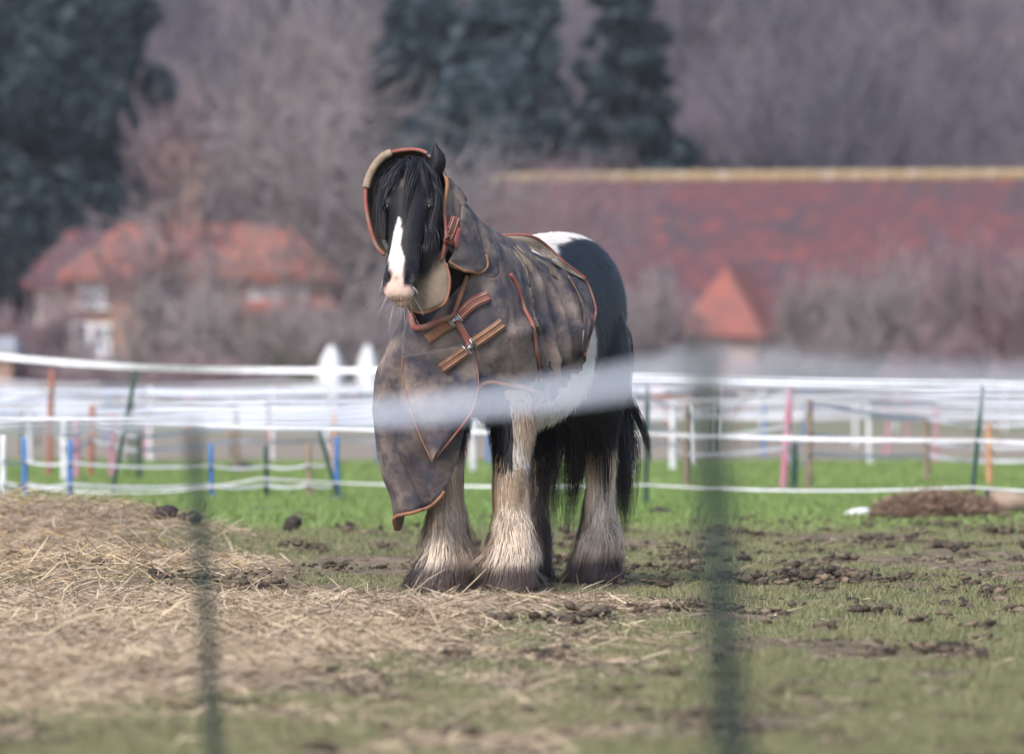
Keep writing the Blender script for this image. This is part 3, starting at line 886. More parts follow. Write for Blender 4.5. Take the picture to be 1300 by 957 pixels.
# wisp flying out to the right
locks('tail_wisp', 3, lambda i, r: [p(788, 470, -1.45), p(800, 512, -1.46), p(813, 535 + 3 * i, -1.46), p(822, 560 + 4 * i, -1.47), p(827, 586 + 4 * i, -1.47)], 30, .007, .0030, (.02, .018, .02), 33, 9)

# forelock and face hair
def foref(i, r):
    x = r.uniform(-1, 1); e0 = .045 * x + r.normal(0, .008)
    s1 = .07 + .13 * r.random(); e1 = e0 * 1.9 + r.normal(0, .02)
    if i < 5: e1 = -.004 + r.normal(0, .009); e0 = .012 + r.normal(0, .012); s1 = .26 + .10 * r.random()
    elif i < 9: e0 = -.03 + r.normal(0, .01); e1 = -.085 + r.normal(0, .01); s1 = .16 + .08 * r.random()
    nz_ = lambda s: float(np.interp(s, HS, HF)) + .012
    return [Hd(-.01, e0 * .6, -.06), Hd(.0, e0 * .8, -.012), Hd(s1 * .35, e0 * .75 + e1 * .25, nz_(s1 * .35) + .006), Hd(s1 * .7, e1 * .8 + r.normal(0, .006), nz_(s1 * .7)), Hd(s1, e1, nz_(s1))]
locks('forelock', 24, foref, 34, .0055, .0022, (.017, .017, .024), 34, 10, .9)
def sidef(i, r):
    sg = 1 if i % 3 else -1
    s0 = r.uniform(.03, .12); e0 = sg * r.uniform(.055, .085)
    s1 = s0 + r.uniform(.22, .36); 
    n1 = float(np.interp(s1, HS, HF))
    w = lambda s: float(np.interp(s, HS, HW))
    k1 = r.uniform(-.10, -.01)
    return [Hd(s0, e0, -.01), Hd(s0 + .05, sg * (w(s0 + .05) + .008) * .93, -.012), Hd((s0 + s1) / 2, sg * (w((s0 + s1) / 2) + .010), k1 * .6), Hd(s1, sg * (w(s1) + .008), k1)]
locks('cheek_hair', 13, sidef, 24, .007, .0018, (.015, .015, .021), 35, 9, .9)
# mane hair packed inside the hood on the far side of the face
def manef(i, r):
    e = -r.uniform(.095, .150); s1 = r.uniform(.16, .36)
    return [Hd(-.02, e * .55, -.06), Hd(.02, e * .85, -.07), Hd(s1 * .5, e, -.075 + r.normal(0, .012)), Hd(s1, e * .98 + .006, -.09 + r.normal(0, .012))]
locks('mane', 26, manef, 34, .008, .0024, (.012, .012, .017), 38, 8, .9)
# jaw beard on the horse's left cheek
def beardf(i, r):
    s0 = r.uniform(.04, .36); e0 = r.uniform(.07, .105) * (1 - .5 * max(0, s0 - .25)); k = r.uniform(-.20, -.03)
    P0 = Hd(s0, e0, k); L = r.uniform(.08, .16); inn = r.uniform(.0, .035)
    return [P0, P0 + ha * L * .3 + eb * .006, P0 + np.array([.01, -inn * .4, -L * .75]) + eb * .006, P0 + np.array([.02, -inn, -L * 1.05])]
locks('jaw_hair', 44, beardf, 30, .008, .002, (.016, .0155, .021), 36, 7, .9)
# whiskers
def whisk():
    r = np.random.default_rng(37); N = 46; K = 5; G = Geo()
    s0 = r.uniform(.52, .61, N); e0 = r.uniform(-.065, .055, N); q0 = r.uniform(-.13, -.03, N)
    P0 = Hd(s0, e0, q0); d = ha[None] * r.uniform(.2, .9, (N, 1)) + eb[None] * (e0 * 12 + r.normal(0, .4, N))[:, None] + hn[None] * r.normal(-.1, .3, (N, 1))
    d /= np.linalg.norm(d, axis=1)[:, None]; L = r.uniform(.03, .10, N)
    t = np.linspace(0, 1, K)
    P = P0[:, None] + d[:, None] * (L[:, None] * t)[..., None] + np.array([0, 0, -1]) * (L[:, None] * t ** 2 * .35)[..., None]
    ribbons(G, P, np.full(N, .0016), r.normal(0, 1, (N, 3)), np.where(r.random((N, 1)) < .6, .55, .03) * np.ones((1, 3)), .3)
    o = G.build('whiskers', M_hair, horse); o['kind'] = 'stuff'
whisk()

# ------------------------------------------------------------------ the rug
def cloth(name, grid, m, parent, thick=.006, wr=None, seed=0, closed=False, keep=None, inner=None, outward=1):
    """grid (R,J,3) -> sheet with thickness; wr: (amp, scale); keep: mask of quads (R-1,J)"""
    g = np.asarray(grid, float); R, J, _ = g.shape
    du = np.gradient(g, axis=0); dv = np.gradient(g, axis=1)
    if closed: dv = (np.roll(g, -1, 1) - np.roll(g, 1, 1)) / 2
    N = np.cross(du, dv); N /= np.linalg.norm(N, axis=-1, keepdims=True) + 1e-9
    N *= outward
    if wr:
        for amp, sc, sd, st in wr:
            q = g * np.array(st)
            g = g + N * ((vnoise(q, sc, sd + seed, 2) - .5) * 2 * amp)[..., None]
    Jm = J if closed else J - 1
    i = np.arange(R - 1)[:, None] * J; j = np.arange(Jm)[None, :]; j2 = (j + 1) % J
    q = np.stack([i + j, i + j2, i + J + j2, i + J + j], -1)
    if keep is not None: q = q[keep[:, :Jm]]
    q = q.reshape(-1, 4)
    if outward > 0: q = q[:, ::-1]
    o = mesh_np(name, g.reshape(-1, 3), [q], [m, inner or m], parent)
    md = o.modifiers.new('thickness', 'SOLIDIFY'); md.thickness = thick; md.offset = -1
    md.material_offset = 1; md.material_offset_rim = 1
    return o, g, N

def Hp(s, e, n): return Hd(np.array(s), np.array(e), np.array(n))
# control net: 10 columns (0 spine .. left .. 5 front .. right .. 9)
NET = [
 # rim of the hood
 [p(522, 190, .40), p(548, 199, .40), p(567, 228, .43), p(564, 265, .46), p(565, 310, .50), p(545, 352, .52), p(500, 330, .50), p(476, 308, .50), p(464, 245, .47), p(484, 201, .44)],
 [p(540, 196, .30), p(562, 215, .30), p(575, 240, .34), p(580, 272, .38), p(574, 322, .42), p(548, 356, .43), p(508, 340, .38), p(488, 306, .36), p(473, 248, .34), p(494, 206, .32)],
 [p(580, 250, .15), p(590, 268, .17), p(598, 292, .20), p(603, 318, .25), p(596, 346, .32), p(560, 372, .36), p(523, 366, .30), p(504, 335, .22), p(510, 290, .15), p(548, 258, .12)],
 [p(606, 281, .0), p(622, 298, .02), p(634, 325, .05), p(632, 352, .15), p(595, 356, .30), p(540, 414, .38), p(524, 402, .33), p(516, 390, .22), p(520, 350, .05), p(572, 294, -.02)],
 [p(620, 292, -.12), p(644, 311, -.10), p(650, 355, -.05), p(646, 390, .10), p(601, 400, .29), p(548, 440, .37), p(515, 430, .34), p(501, 432, .22), p(518, 390, .0), p(586, 305, -.12)],
 [p(628, 297, -.20), p(658, 328, -.18), p(670, 410, -.06), p(652, 440, .12), p(607, 440, .29), p(552, 490, .37), p(510, 480, .345), p(483, 482, .22), p(508, 440, -.03), p(594, 312, -.2)],
 [p(632, 300, -.25), p(664, 342, -.23), p(682, 455, -.05), p(656, 468, .15), p(608, 466, .29), p(556, 535, .35), p(503, 545, .33), p(479, 540, .21), p(498, 520, -.05), p(598, 320, -.27)],
 [p(634, 302, -.28), p(668, 352, -.26), p(687, 492, -.03), p(656, 490, .18), p(606, 494, .29), p(580, 590, .26), p(550, 640, .25), p(505, 654, .19), p(512, 648, -.02), p(600, 330, -.3)],
]
NET = np.array(NET)
g1 = crom(NET, 100)                                     # down the rows
GR = np.stack([crom(row, 160, closed=True) for row in g1])
RIM0, NK = 0, int(99 * 3 / 7)                           # row of the neck seam
colf = np.arange(160) / 160 * 10                        # column in control units
# soft folds: hanging ripples below the collar, gathers on the neck
du = np.gradient(GR, axis=0); dv = (np.roll(GR, -1, 1) - np.roll(GR, 1, 1)) / 2
NN = np.cross(du, dv); NN /= np.linalg.norm(NN, axis=-1, keepdims=True) + 1e-9
cenl = GR.mean(1, keepdims=True)
if np.sum(NN * (GR - cenl)) < 0: NN = -NN
rowf = np.linspace(0, 1, 100)[:, None]
fold = np.sin(colf[None] * 4.3 + 2.2 * vnoise(np.stack(np.broadcast_arrays(colf[None] * .6, rowf * 3), -1), 1, 5, 2) * 3) * (.007 + .010 * sstep(5.4, 6.4, colf) * sstep(9.4, 8.6, colf))[None] * sstep(.42, .8, rowf)
fold = fold + (vnoise(GR, 9, 15, 3) - .5) * .018 * sstep(.02, .15, rowf) + (vnoise(GR * np.array([1, 1, .45]), 16, 16, 2) - .5) * .012 * sstep(.1, .3, rowf)
fold = fold - .016 * (np.exp(-((colf[None] - 6.2 - .5 * (rowf - .6)) / .10) ** 2) + np.exp(-((colf[None] - 6.9 - .3 * (rowf - .6)) / .09) ** 2) + .7 * np.exp(-((colf[None] - 4.6 + .6 * (rowf - .6)) / .10) ** 2) + .8 * np.exp(-((colf[None] - 3.0) / .14) ** 2)) * sstep(.5, .65, rowf)
fold = fold + np.sin(rowf * 60 + colf[None] * 1.3) * .004 * sstep(.05, .15, rowf) * sstep(.45, .35, rowf)
rdg = 1 - np.abs(2 * vnoise(GR * np.array([1, 1, .55]), 7, 19, 2) - 1)
fold = fold + (rdg ** 2 - .5) * .020 * sstep(.42, .55, rowf)
GR = GR + NN * fold[..., None]
outw = 1 if np.sum(np.cross(du, dv) * NN) > 0 else -1
# lay the cloth on the horse: nothing of it may sink into the body
BODYT = BVHTree.FromPolygons([Vector(v) for v in BV], [list(q) for q in BQ] + [list(q) for q in BT_])
def blur_grid(D, it, closed):
    for _ in range(it):
        if closed: D = (np.roll(D, 1, 1) + 2 * D + np.roll(D, -1, 1)) / 4
        else: D = np.concatenate([D[:, :1], (D[:, :-2] + 2 * D[:, 1:-1] + D[:, 2:]) / 4, D[:, -1:]], 1)
        D = np.concatenate([D[:1], (D[:-2] + 2 * D[1:-1] + D[2:]) / 4, D[-1:]])
    return D
def drape(G, Nrm, closed, gap=.014, it=6, tree=None):
    tree = tree or BODYT
    for rep in range(3):
        D = np.zeros(G.shape)
        for i in range(G.shape[0]):
            for j in range(G.shape[1]):
                q = Vector(G[i, j]); tc = Vector(CAML) - q; dist = tc.length; tc /= dist
                if Vector(Nrm[i, j]).dot(tc) > .05:
                    h = tree.ray_cast(Vector(CAML), -tc)
                    if h[0] is not None and h[3] < dist + gap and dist - h[3] < .35:
                        D[i, j] = np.array(tc) * (dist + gap - h[3]) * min(1, max(0, (Vector(Nrm[i, j]).dot(tc) - .05) / .2))
                else:
                    h = tree.find_nearest(q, .3) if tree is BODYT else (None,)
                    if h[0] is not None:
                        sd = (q - h[0]).dot(h[1])
                        if sd < gap: D[i, j] = np.array(h[1]) * (gap - sd)
        Db = blur_grid(D, it if rep < 2 else 2, closed)
        G = G + (np.where(np.linalg.norm(Db, axis=-1, keepdims=True) > np.linalg.norm(D, axis=-1, keepdims=True), Db, D) if rep == 2 else Db)
    return G
hk = slice(int(99 * 1.2 / 7), 100)
GR[hk] = drape(GR[hk], NN[hk], True, .016)
# body of the rug: left half and right half as one arch sheet
arch = np.array([
  [(-.06, -.30, .34), (-.08, -.335, .62), (-.06, -.31, .98), (-.05, -.19, 1.30), p(607, 299, -.03), p(650, 322, -.05), p(668, 400, -.02), p(682, 478, -.02), p(666, 541, -.05)],
  [(-.22, -.33, .38), (-.22, -.35, .65), (-.2, -.33, 1.0), (-.2, -.2, 1.32), p(624, 302, -.16), p(672, 338, -.18), p(693, 405, -.14), p(704, 470, -.14), p(689, 506, -.2)],
  [(-.42, -.34, .42), (-.42, -.36, .66), (-.42, -.34, 1.0), (-.42, -.22, 1.33), p(630, 302, -.23), p(694, 345, -.34), p(720, 405, -.30), p(727, 450, -.30), p(716, 478, -.38)],
  [(-.60, -.33, .46), (-.6, -.35, .68), (-.6, -.33, 1.0), (-.5, -.22, 1.33), p(634, 302, -.26), p(705, 345, -.45), p(741, 402, -.50), p(745, 430, -.50), p(736, 455, -.54)],
])
a1 = crom(arch, 60); AR = np.stack([crom(row, 150) for row in a1])
du = np.gradient(AR, axis=0); dv = np.gradient(AR, axis=1)
NA = np.cross(du, dv); NA /= np.linalg.norm(NA, axis=-1, keepdims=True) + 1e-9
ctr = np.array([-.4, -.03, .95])
if np.sum(NA * (AR - ctr)) < 0: NA = -NA
rr, ss = np.meshgrid(np.linspace(0, 1, 60), np.linspace(0, 1, 150), indexing='ij')
amp = .028 * sstep(.5, .66, ss) * sstep(.0, .3, rr)
ph = rr * 30 + 3.0 * (vnoise(np.stack([rr * 2, ss * 3], -1), 1, 25, 2) - .5) * 2 - ss * 7
ridge = (1 - np.abs(np.sin(ph * .5)) ** .7) * 2 - .7
AR = AR + NA * (ridge * amp)[..., None] + NA * ((vnoise(AR, 8, 26, 3) - .5) * .02 + ((1 - np.abs(2 * vnoise(AR * np.array([1, 1, .6]), 7, 29, 2) - 1)) ** 2 - .5) * .018)[..., None] + NA * (.004 * np.sin(ss * 40) * (ss < .5))[..., None]
outa = 1 if np.sum(np.cross(du, dv) * NA) > 0 else -1
AR = drape(AR, NA, False, .010, 3)
_vq = AR.reshape(-1, 3); _i = np.arange(59)[:, None] * 150; _j = np.arange(149)[None, :]
_q = np.stack([_i + _j, _i + _j + 1, _i + 150 + _j + 1, _i + 150 + _j], -1).reshape(-1, 4)
TREE2 = BVHTree.FromPolygons([Vector(v) for v in BV] + [Vector(v) for v in _vq], [list(q) for q in BQ] + [list(q) for q in (_q + len(BV))])
GR[NK:] = drape(GR[NK:], NN[NK:], True, .014, 5, TREE2)
back, _, _ = cloth('rug_back', AR, M_rug, horse, .007, inner=M_lining, outward=outa)
# opening in front of the throat
c4 = (colf >= 3.95) & (colf < 7.0)
keep = np.ones((99, 160), bool)
rows = np.arange(99)
def cidx(v): return np.abs(((colf - v + 5) % 10) - 5)
open_from, open_to = int(99 * .55 / 7), int(99 * 2.95 / 7)
keep[open_from:open_to, :] &= ~c4[None, :]
hoodkeep = keep.copy(); hoodkeep[NK:, :] = False
rugkeep = keep.copy(); rugkeep[:NK, :] = False
hood, _, _ = cloth('hood', GR, M_rug, horse, .007, closed=True, keep=hoodkeep, inner=M_lining, outward=outw)
front, _, _ = cloth('rug', GR, M_rug, horse, .007, closed=True, keep=rugkeep, inner=M_lining, outward=outw)

rug = front

# surfaces to lay straps on
def bvh_of(objs):
    V, Fc, n = [], [], 0
    for o in objs:
        me = o.data; v = [x.co.copy() for x in me.vertices]
        Fc += [[k + n for k in q.vertices] for q in me.polygons]; V += v; n += len(v)
    return BVHTree.FromPolygons(V, Fc)
TREE = bvh_of([hood, front, back])
SOLID = bvh_of([back, body])
def onrug(px, py, off=.008, fb=.36):
    q = p(px, py, .9); d = Vector(q - CAML).normalized()
    h = TREE.ray_cast(Vector(CAML), d)
    if h[0] is None: return p(px, py, fb)
    return np.array(h[0]) - np.array(d) * off

def strip(name, ctr, w, m, parent, off=.008, fb=.36, thick=.004, K=14, pts3=None, stripes=False):
    """flat webbing laid on the rug along photo points (px, py); w in photo px"""
    c = crom(np.array(ctr, float), K)
    T = np.gradient(c, axis=0); T /= np.linalg.norm(T, axis=1)[:, None]
    S = np.stack([-T[:, 1], T[:, 0]], -1)
    rows = []
    for s in (-.5, -.17, .17, .5):
        rows.append([onrug(*(c[i] + S[i] * w * s), off + .002 * (1 - abs(2 * s)), fb) for i in range(K)])
    g = np.array(rows)
    # even out steps so that webbing does not follow every pit
    for _ in range(2): g[:, 1:-1] = (g[:, :-2] + 2 * g[:, 1:-1] + g[:, 2:]) / 4
    N = np.cross(np.gradient(g, axis=0), np.gradient(g, axis=1)); sgn = 1 if np.sum(N * (CAML - g)) > 0 else -1
    o, _, _ = cloth(name, g, m, parent, thick, outward=sgn)
    if stripes:
        for s in (-.24, .24):
            rr_ = np.array([[onrug(*(c[i] + S[i] * w * (s + d)), off + .0055, fb) for i in range(K)] for d in (-.05, .05)])
            for _ in range(2): rr_[:, 1:-1] = (rr_[:, :-2] + 2 * rr_[:, 1:-1] + rr_[:, 2:]) / 4
            N = np.cross(np.gradient(rr_, axis=0), np.gradient(rr_, axis=1)); sg2 = 1 if np.sum(N * (CAML - rr_)) > 0 else -1
            cloth('stripe', rr_, M_stripe, o, .002, outward=sg2)
    return o

def flap(name, outline_fn, m, parent, inner=None, R=16, J=16, puff=.02, wr=None, thick=.006, lift=0):
    """sheet from two boundary curves: outline_fn(t)->(left3d, right3d) """
    g = []
    for i in range(R):
        L, Rr = outline_fn(i / (R - 1))
        k = np.linspace(0, 1, J)[:, None]
        row = L * (1 - k) + Rr * k
        tow = (CAML - row); tow /= np.linalg.norm(tow, axis=1)[:, None]
        row = row + tow * (np.sin(np.pi * k) * puff)
        if lift:
            for q_i in range(J):
                tc = Vector(CAML - row[q_i]); dist = tc.length; tc /= dist
                h_ = SOLID.ray_cast(Vector(CAML), -tc)
                if h_[0] is not None and h_[3] < dist + lift: row[q_i] = row[q_i] + np.array(tc) * (dist + lift - h_[3])
        g.append(row)
    g = np.array(g)
    if lift:
        for _ in range(3): g[1:-1] = (g[:-2] + 2 * g[1:-1] + g[2:]) / 4
    N = np.cross(np.gradient(g, axis=0), np.gradient(g, axis=1)); sgn = 1 if np.sum(N * (CAML - g)) > 0 else -1
    o, gg, _ = cloth(name, g, m, parent, thick, wr=wr, outward=sgn, inner=inner)
    return o, gg

def edge_bind(name, pts, r, m, parent, K=40):
    q = crom(np.array(pts), K)
    return Geo().tube(q, r, 7).build(name, m, parent, cols=False)

# overlapping chest flap, pointed at the bottom
Lc = crom(np.array([onrug(*k, .016) for k in ((512, 452), (511, 480), (519, 515), (532, 550))] + [p(548, 585, .36)]), 30)
Rc = crom(np.array([onrug(*k, .016) for k in ((597, 436), (606, 470), (605, 500), (594, 530))] + [p(549, 586, .36)]), 30)
chest, _ = flap('chest_flap', lambda t: (Lc[int(t * 29)], Rc[int(t * 29)]), M_rug, front, M_lining, 30, 24, .024, [(.010, 7, 3, (1, 1, .5)), (.004, 18, 5, (1, 1, .7))])
edge_bind('binding', Rc, .0048, M_bind, front); edge_bind('binding', Lc, .0030, M_webtan, front)
TREE = bvh_of([hood, front, back, chest])
# cheek flap: big rounded lobe below the hood on the left side
cf_t = crom(np.array([onrug(*k, .012) for k in ((588, 262), (600, 274), (608, 292), (614, 314), (619, 330), (617, 341), (606, 347))]), 30)
cf_l = crom(np.array([onrug(*k, .014, .44) for k in ((585, 263), (584, 280), (583, 296), (578, 314))] + [p(573, 328, .47), p(571, 336, .47), p(588, 343, .44)]), 30)
chk, gch = flap('cheek_flap', lambda t: (cf_l[int(t * 29)], cf_t[int(t * 29)]), M_rug, hood, M_lining, 30, 18, .016, [(.004, 12, 4, (1, 1, 1))])
edge_bind('binding', [gch[-8, 0], gch[-1, 0], gch[-1, 5], gch[-1, 12], gch[-1, 17], gch[-4, 17], gch[-8, 17], gch[-13, 17]], .006, M_webtan, hood)
# throat flap below the jaw
tl = crom(np.array([p(514, 345, .50), p(512, 372, .53), p(513, 384, .54), p(519, 393, .54), p(532, 397.5, .53)]), 20)
tr_ = crom(np.array([p(563, 316, .47), p(567, 338, .50), p(571, 360, .51), p(565, 384, .53), p(545, 396, .53)]), 20)
thr, gth = flap('throat_flap', lambda t: (tl[int(t * 19)], tr_[int(t * 19)]), M_lining, hood, M_rug, 20, 14, .03, [(.003, 14, 6, (1, 1, 1))])
edge_bind('binding', [gth[4, 13], gth[9, 13], gth[14, 13], gth[17, 12], gth[19, 9], gth[19, 5], gth[17, 1], gth[13, 0], gth[8, 0]], .006, M_webtan, hood)
# hood rim: fleece roll at the upper right, red binding elsewhere
rim = GR[0]
def rimpts(a, b, n=24, off=0.0):
    k = np.linspace(a, b, n); idx = (k / 10 * 160)
    i0 = np.floor(idx).astype(int); f = (idx - i0)[:, None]
    return rim[i0 % 160] * (1 - f) + rim[(i0 + 1) % 160] * f
edge_bind('rim_binding', rimpts(9.35, 10.75), .0075, M_bind, hood)
fl = edge_bind('fleece_roll', rimpts(8.12, 9.36), .016, M_fleece, hood)
edge_bind('rim_binding', rimpts(6.4, 8.14), .0075, M_bind, hood)
edge_bind('rim_binding', rimpts(1.9, 3.2), .008, M_webtan, hood)
edge_bind('rim_binding', rimpts(3.15, 4.4), .0075, M_bind, hood)
# velcro straps on the cheek
strip('strap', [(566, 308), (573, 296), (580, 276)], 13, M_bind, hood, .018, .5, stripes=True)
strip('strap', [(573, 334), (578, 316), (587, 291)], 11, M_bind, hood, .022, .5)
Geo().tube([onrug(563, 300, .03, .5), onrug(567, 306, .036, .5), onrug(574, 308, .034, .5)], .012, 8).build('strap_loop', M_bind, hood, cols=False)
# collar binding
cb = [p(593, 349, .34), p(588, 366, .36), p(580, 388, .385), p(574, 401, .40), p(560, 406, .41), p(543, 414, .415), p(528, 416, .40), p(523, 408, .38), p(522, 398, .36)]
cbq = crom(np.array(cb), 50)
def band(name, pts, w, m, parent):
    """standing webbing band along 3-D points, w metres, facing the lens side"""
    pts = np.asarray(pts); T = np.gradient(pts, axis=0); T /= np.linalg.norm(T, axis=1)[:, None]
    tow = CAML - pts; tow /= np.linalg.norm(tow, axis=1)[:, None]
    S = np.cross(T, tow); S /= np.linalg.norm(S, axis=1)[:, None]
    g = np.stack([pts - S * w / 2, pts + tow * .004, pts + S * w / 2])
    N = np.cross(np.gradient(g, axis=0), np.gradient(g, axis=1)); sgn = 1 if np.sum(N * (CAML - g)) > 0 else -1
    return cloth(name, g, m, parent, .006, outward=sgn)[0]
band('collar_binding', cbq[:22], .016, M_webtan, front)
band('collar_binding', cbq[20:], .024, M_bind, front)
# edge binding from the collar down the front overlap
strip('binding', [(578, 404), (586, 418), (595, 434), (598, 440)], 9, M_bind, front, .014)
# chest straps with steel buckles
def buckle(px, py, ang):
    G = Geo(); c = np.array([px, py], float)
    d = np.array([math.cos(ang), -math.sin(ang)]); s = np.array([-d[1], d[0]])
    pt = lambda a, b, o=.024: onrug(*(c + d * a + s * b), o)
    for k in (-4.6, 4.6):
        q = [pt(k, -7.5), pt(k, 7.5), pt(k + (2.6 if k > 0 else -2.6), 7.5), pt(k + (2.6 if k > 0 else -2.6), -7.5), pt(k, -7.5)]
        q = np.array(q); q = q.mean(0) + (q - q.mean(0))
        G.tube(q, .0028, 6)
    G.tube([pt(-4.6, -1.2), pt(0, -1.5, .028), pt(4.6, -1.2)], .0032, 6)
    G.tube([pt(-4.6, 1.6), pt(0, 1.2, .028), pt(4.6, 1.6)], .0032, 6)
    G.add(ICO_V * .008 + pt(-1.5, 0, .028), [ICO_F])
    G.build('buckle', M_metal, front, cols=False)
strip('strap', [(581, 402), (600, 385), (621, 375)], 15, M_bind, front, .018, stripes=True)
strip('strap', [(573, 411), (558, 420), (542, 431)], 13, M_webtan, front, .014)
buckle(577, 406, math.radians(38))
strip('strap', [(602, 436), (620, 424), (639, 410)], 15, M_webtan, front, .018, stripes=True)
strip('strap', [(593, 445), (577, 456), (560, 468)], 14, M_webtan, front, .022, stripes=True)
buckle(597, 440, math.radians(38))
# shoulder gusset piping and hems
_pc = GR[NK + 12:, 32] + NN[NK + 12:, 32] * .004
edge_bind('piping', _pc[::6], .0075, M_bind, front)
hem = GR[-1]
edge_bind('hem_binding', np.concatenate([hem[int(1.9 * 16):int(4.1 * 16)]]), .0075, M_webtan, front)
edge_bind('hem_binding', hem[int(5.6 * 16):int(7.6 * 16)], .0075, M_webtan, front)
# rear edge: turned-back lining with red binding
cr = crom(np.array([p(640, 304, -.28), p(668, 312, -.35), p(690, 325, -.44), p(712, 340, -.52), p(742, 356, -.60)]), 24)
ou = crom(np.array([p(633, 299, -.27), p(672, 299, -.36), p(694, 312, -.47), p(716, 333, -.57), p(744, 354, -.62)]), 24)
tb_, gtb = flap('turned_edge', lambda t: (cr[int(t * 23)], ou[int(t * 23)]), M_lining, back, M_rug, 24, 8, .012, lift=.016)
edge_bind('binding', gtb[:, -1], .0065, M_bind, back)
lo_i = crom(np.array([p(722, 350, -.55), p(735, 372, -.52), p(741, 395, -.50), p(742, 420, -.50), p(738, 450, -.53)]), 24)
lo_o = crom(np.array([p(742, 354, -.62), p(749, 368, -.64), p(755, 388, -.64), p(755, 402, -.63), p(742, 450, -.57)]), 24)
tb2, g2 = flap('turned_edge', lambda t: (lo_i[int(t * 23)], lo_o[int(t * 23)]), M_rug, back, M_lining, 24, 8, .014, lift=.016)
edge_bind('binding', g2[:, -1], .0075, M_bind, back)
edge_bind('hem_binding', AR[:, -1], .0075, M_bind, back)
# small surcingle hook on the left hem
Geo().tube([onrug(698, 459, .012), onrug(698, 466, .016), onrug(702, 470, .016), onrug(696, 470, .016)], .004, 6).build('hook', M_black, back, cols=False)

build_coat_hair()
# ------------------------------------------------------------------ far buildings, trees
def wall_box(name, x0, x1, y0, y1, z0, z1, m, parent):
    return Geo().box(((x0 + x1) / 2, (y0 + y1) / 2, (z0 + z1) / 2), (x1 - x0, y1 - y0, z1 - z0)).build(name, m, parent, smooth=False)

def hip_roof(name, x0, x1, y0, y1, ze, zr, hl, hr, m, parent, over=.35):
    """hipped roof with thickness; hl, hr = run of the hips at the two ends (0 = gable)"""
    x0 -= over; x1 += over; y0 -= over; y1 += over; ym = (y0 + y1) / 2
    V = [(x0, y0, ze), (x1, y0, ze), (x1, y1, ze), (x0, y1, ze), (x0 + hl, ym, zr), (x1 - hr, ym, zr)]
    V += [(a, b, c - .18) for a, b, c in V[:4]]
    quads = [[0, 1, 5, 4], [2, 3, 4, 5], [6, 7, 1, 0], [7, 8, 2, 1], [8, 9, 3, 2], [9, 6, 0, 3], [9, 8, 7, 6]]
    tris = [[3, 0, 4], [1, 2, 5]]
    return Geo().add(V, [quads, tris]).build(name, m, parent, smooth=False)

def window(parent, x, y, z, w, h, nx=2, ny=2):
    G = Geo(); t = .09
    for dx in (-w / 2, w / 2): G.box((x + dx, y - .03, z), (t, .10, h + t))
    for dz in (-h / 2, h / 2): G.box((x, y - .032, z + dz), (w - t, .10, t))
    for i in range(1, nx): G.box((x - w / 2 + w * i / nx, y - .028, z), (.05, .07, h - t))
    for i in range(1, ny): G.box((x, y - .026, z - h / 2 + h * i / ny), (w - t, .06, .05))
    f = G.build('window', M_postwhite, parent, smooth=False)
    p = Geo().box((x, y - .012, z), (w - t, .02, h - t)).build('pane', M_glass, f, smooth=False)
    s = Geo().box((x, y - .07, z - h / 2 - t), (w + .25, .2, .07)).build('sill', M_postwhite, f, smooth=False)

# cottage on the left
cot = empty('cottage', (-8.0, 150, 0))
tag(cot, 'brick cottage with orange red tiled roof at the left', 'house')
cx = cot.location.x
k = .01875
def HX(px): return (px - 650) * k - cx
def HZ(py): return CAMH - (py - 478.5) * k
wall_box('wall', HX(92), HX(412), 0, 5, 0, HZ(347), M_brick, cot)
hip_roof('roof', HX(92), HX(412), 0, 5, HZ(347), HZ(281), 1.35, 1.2, M_tile, cot)
wall_box('rear_wing', HX(34), HX(150), 3.0, 7.5, 0, HZ(352), M_render, cot)
r2 = hip_roof('rear_roof', HX(34), HX(150), 3.0, 7.5, HZ(356), HZ(286), .95, .3, M_tiledk, cot)
ch = Geo(); ch.box((HX(216), 5.6, HZ(250)), (.95, .8, 3.0)).box((HX(216), 5.6, HZ(203)), (1.1, .95, .22))
ch = ch.build('chimney', M_brick, cot, smooth=False)
for dx in (-.25, .25): Geo().tube([(HX(216) + dx, 5.6, HZ(200)), (HX(216) + dx, 5.6, HZ(182))], [.13, .11], 8).build('chimney_pot', M_tile, ch)
for px, py, w, h in ((117, 368, .55, .68), (198, 369, .72, .68), (103, 430, .38, .72), (128, 432, .38, .7), (262, 372, .5, .6)):
    window(cot, HX(px), 0, HZ(py), w, h)
lean = hip_roof('lean_to_roof', HX(300), HX(425), -2.2, -.02, HZ(392), HZ(380), .1, .1, M_tile, cot, .1)
wall_box('lean_to_wall', HX(303), HX(422), -2.0, -.01, 0, HZ(393) - .14, M_brick, cot)
for px in (326, 352, 379): window(cot, HX(px), 0, HZ(369), .28, .36, 1, 2)
# long barn on the right
barn = empty('long_barn', (8.0, 180, 0), math.radians(-12.0))
tag(barn, 'long low barn with mottled dark red roof and yellow lichen ridge', 'barn')
BL0, BL1 = -11.0, 12.5
wall_box('wall', BL0, BL1, 0, 9, 0, 2.3, M_brick, barn)
Vr = []
hip_roof('roof', BL0, BL1, 0, 9, 2.25, 6.72, 1.6, 0.1, M_tiledk, barn, .5)
Gr = Geo()
nr = 56
for i in range(nr):
    x = BL0 + 1.3 + (BL1 - BL0 - 1.2) * (i + .5) / nr
    Gr.tube([(x - .21, 4.5, 6.72), (x + .21, 4.5, 6.70)], .17 + .015 * (i % 2), 8)
Gr.build('ridge_cap', M_lichen, barn)
pxc = 945
pr = empty('porch', (0, 0, 0)); bpy.data.objects.remove(pr)
bx = 1.65 - 4.0
Gp = Geo(); Gp.box((-1.55, -1.6, 1.05), (2.1, 3.0, 2.1)); Gp.build('porch_wall', M_brick, barn, smooth=False)
Gq = Geo()
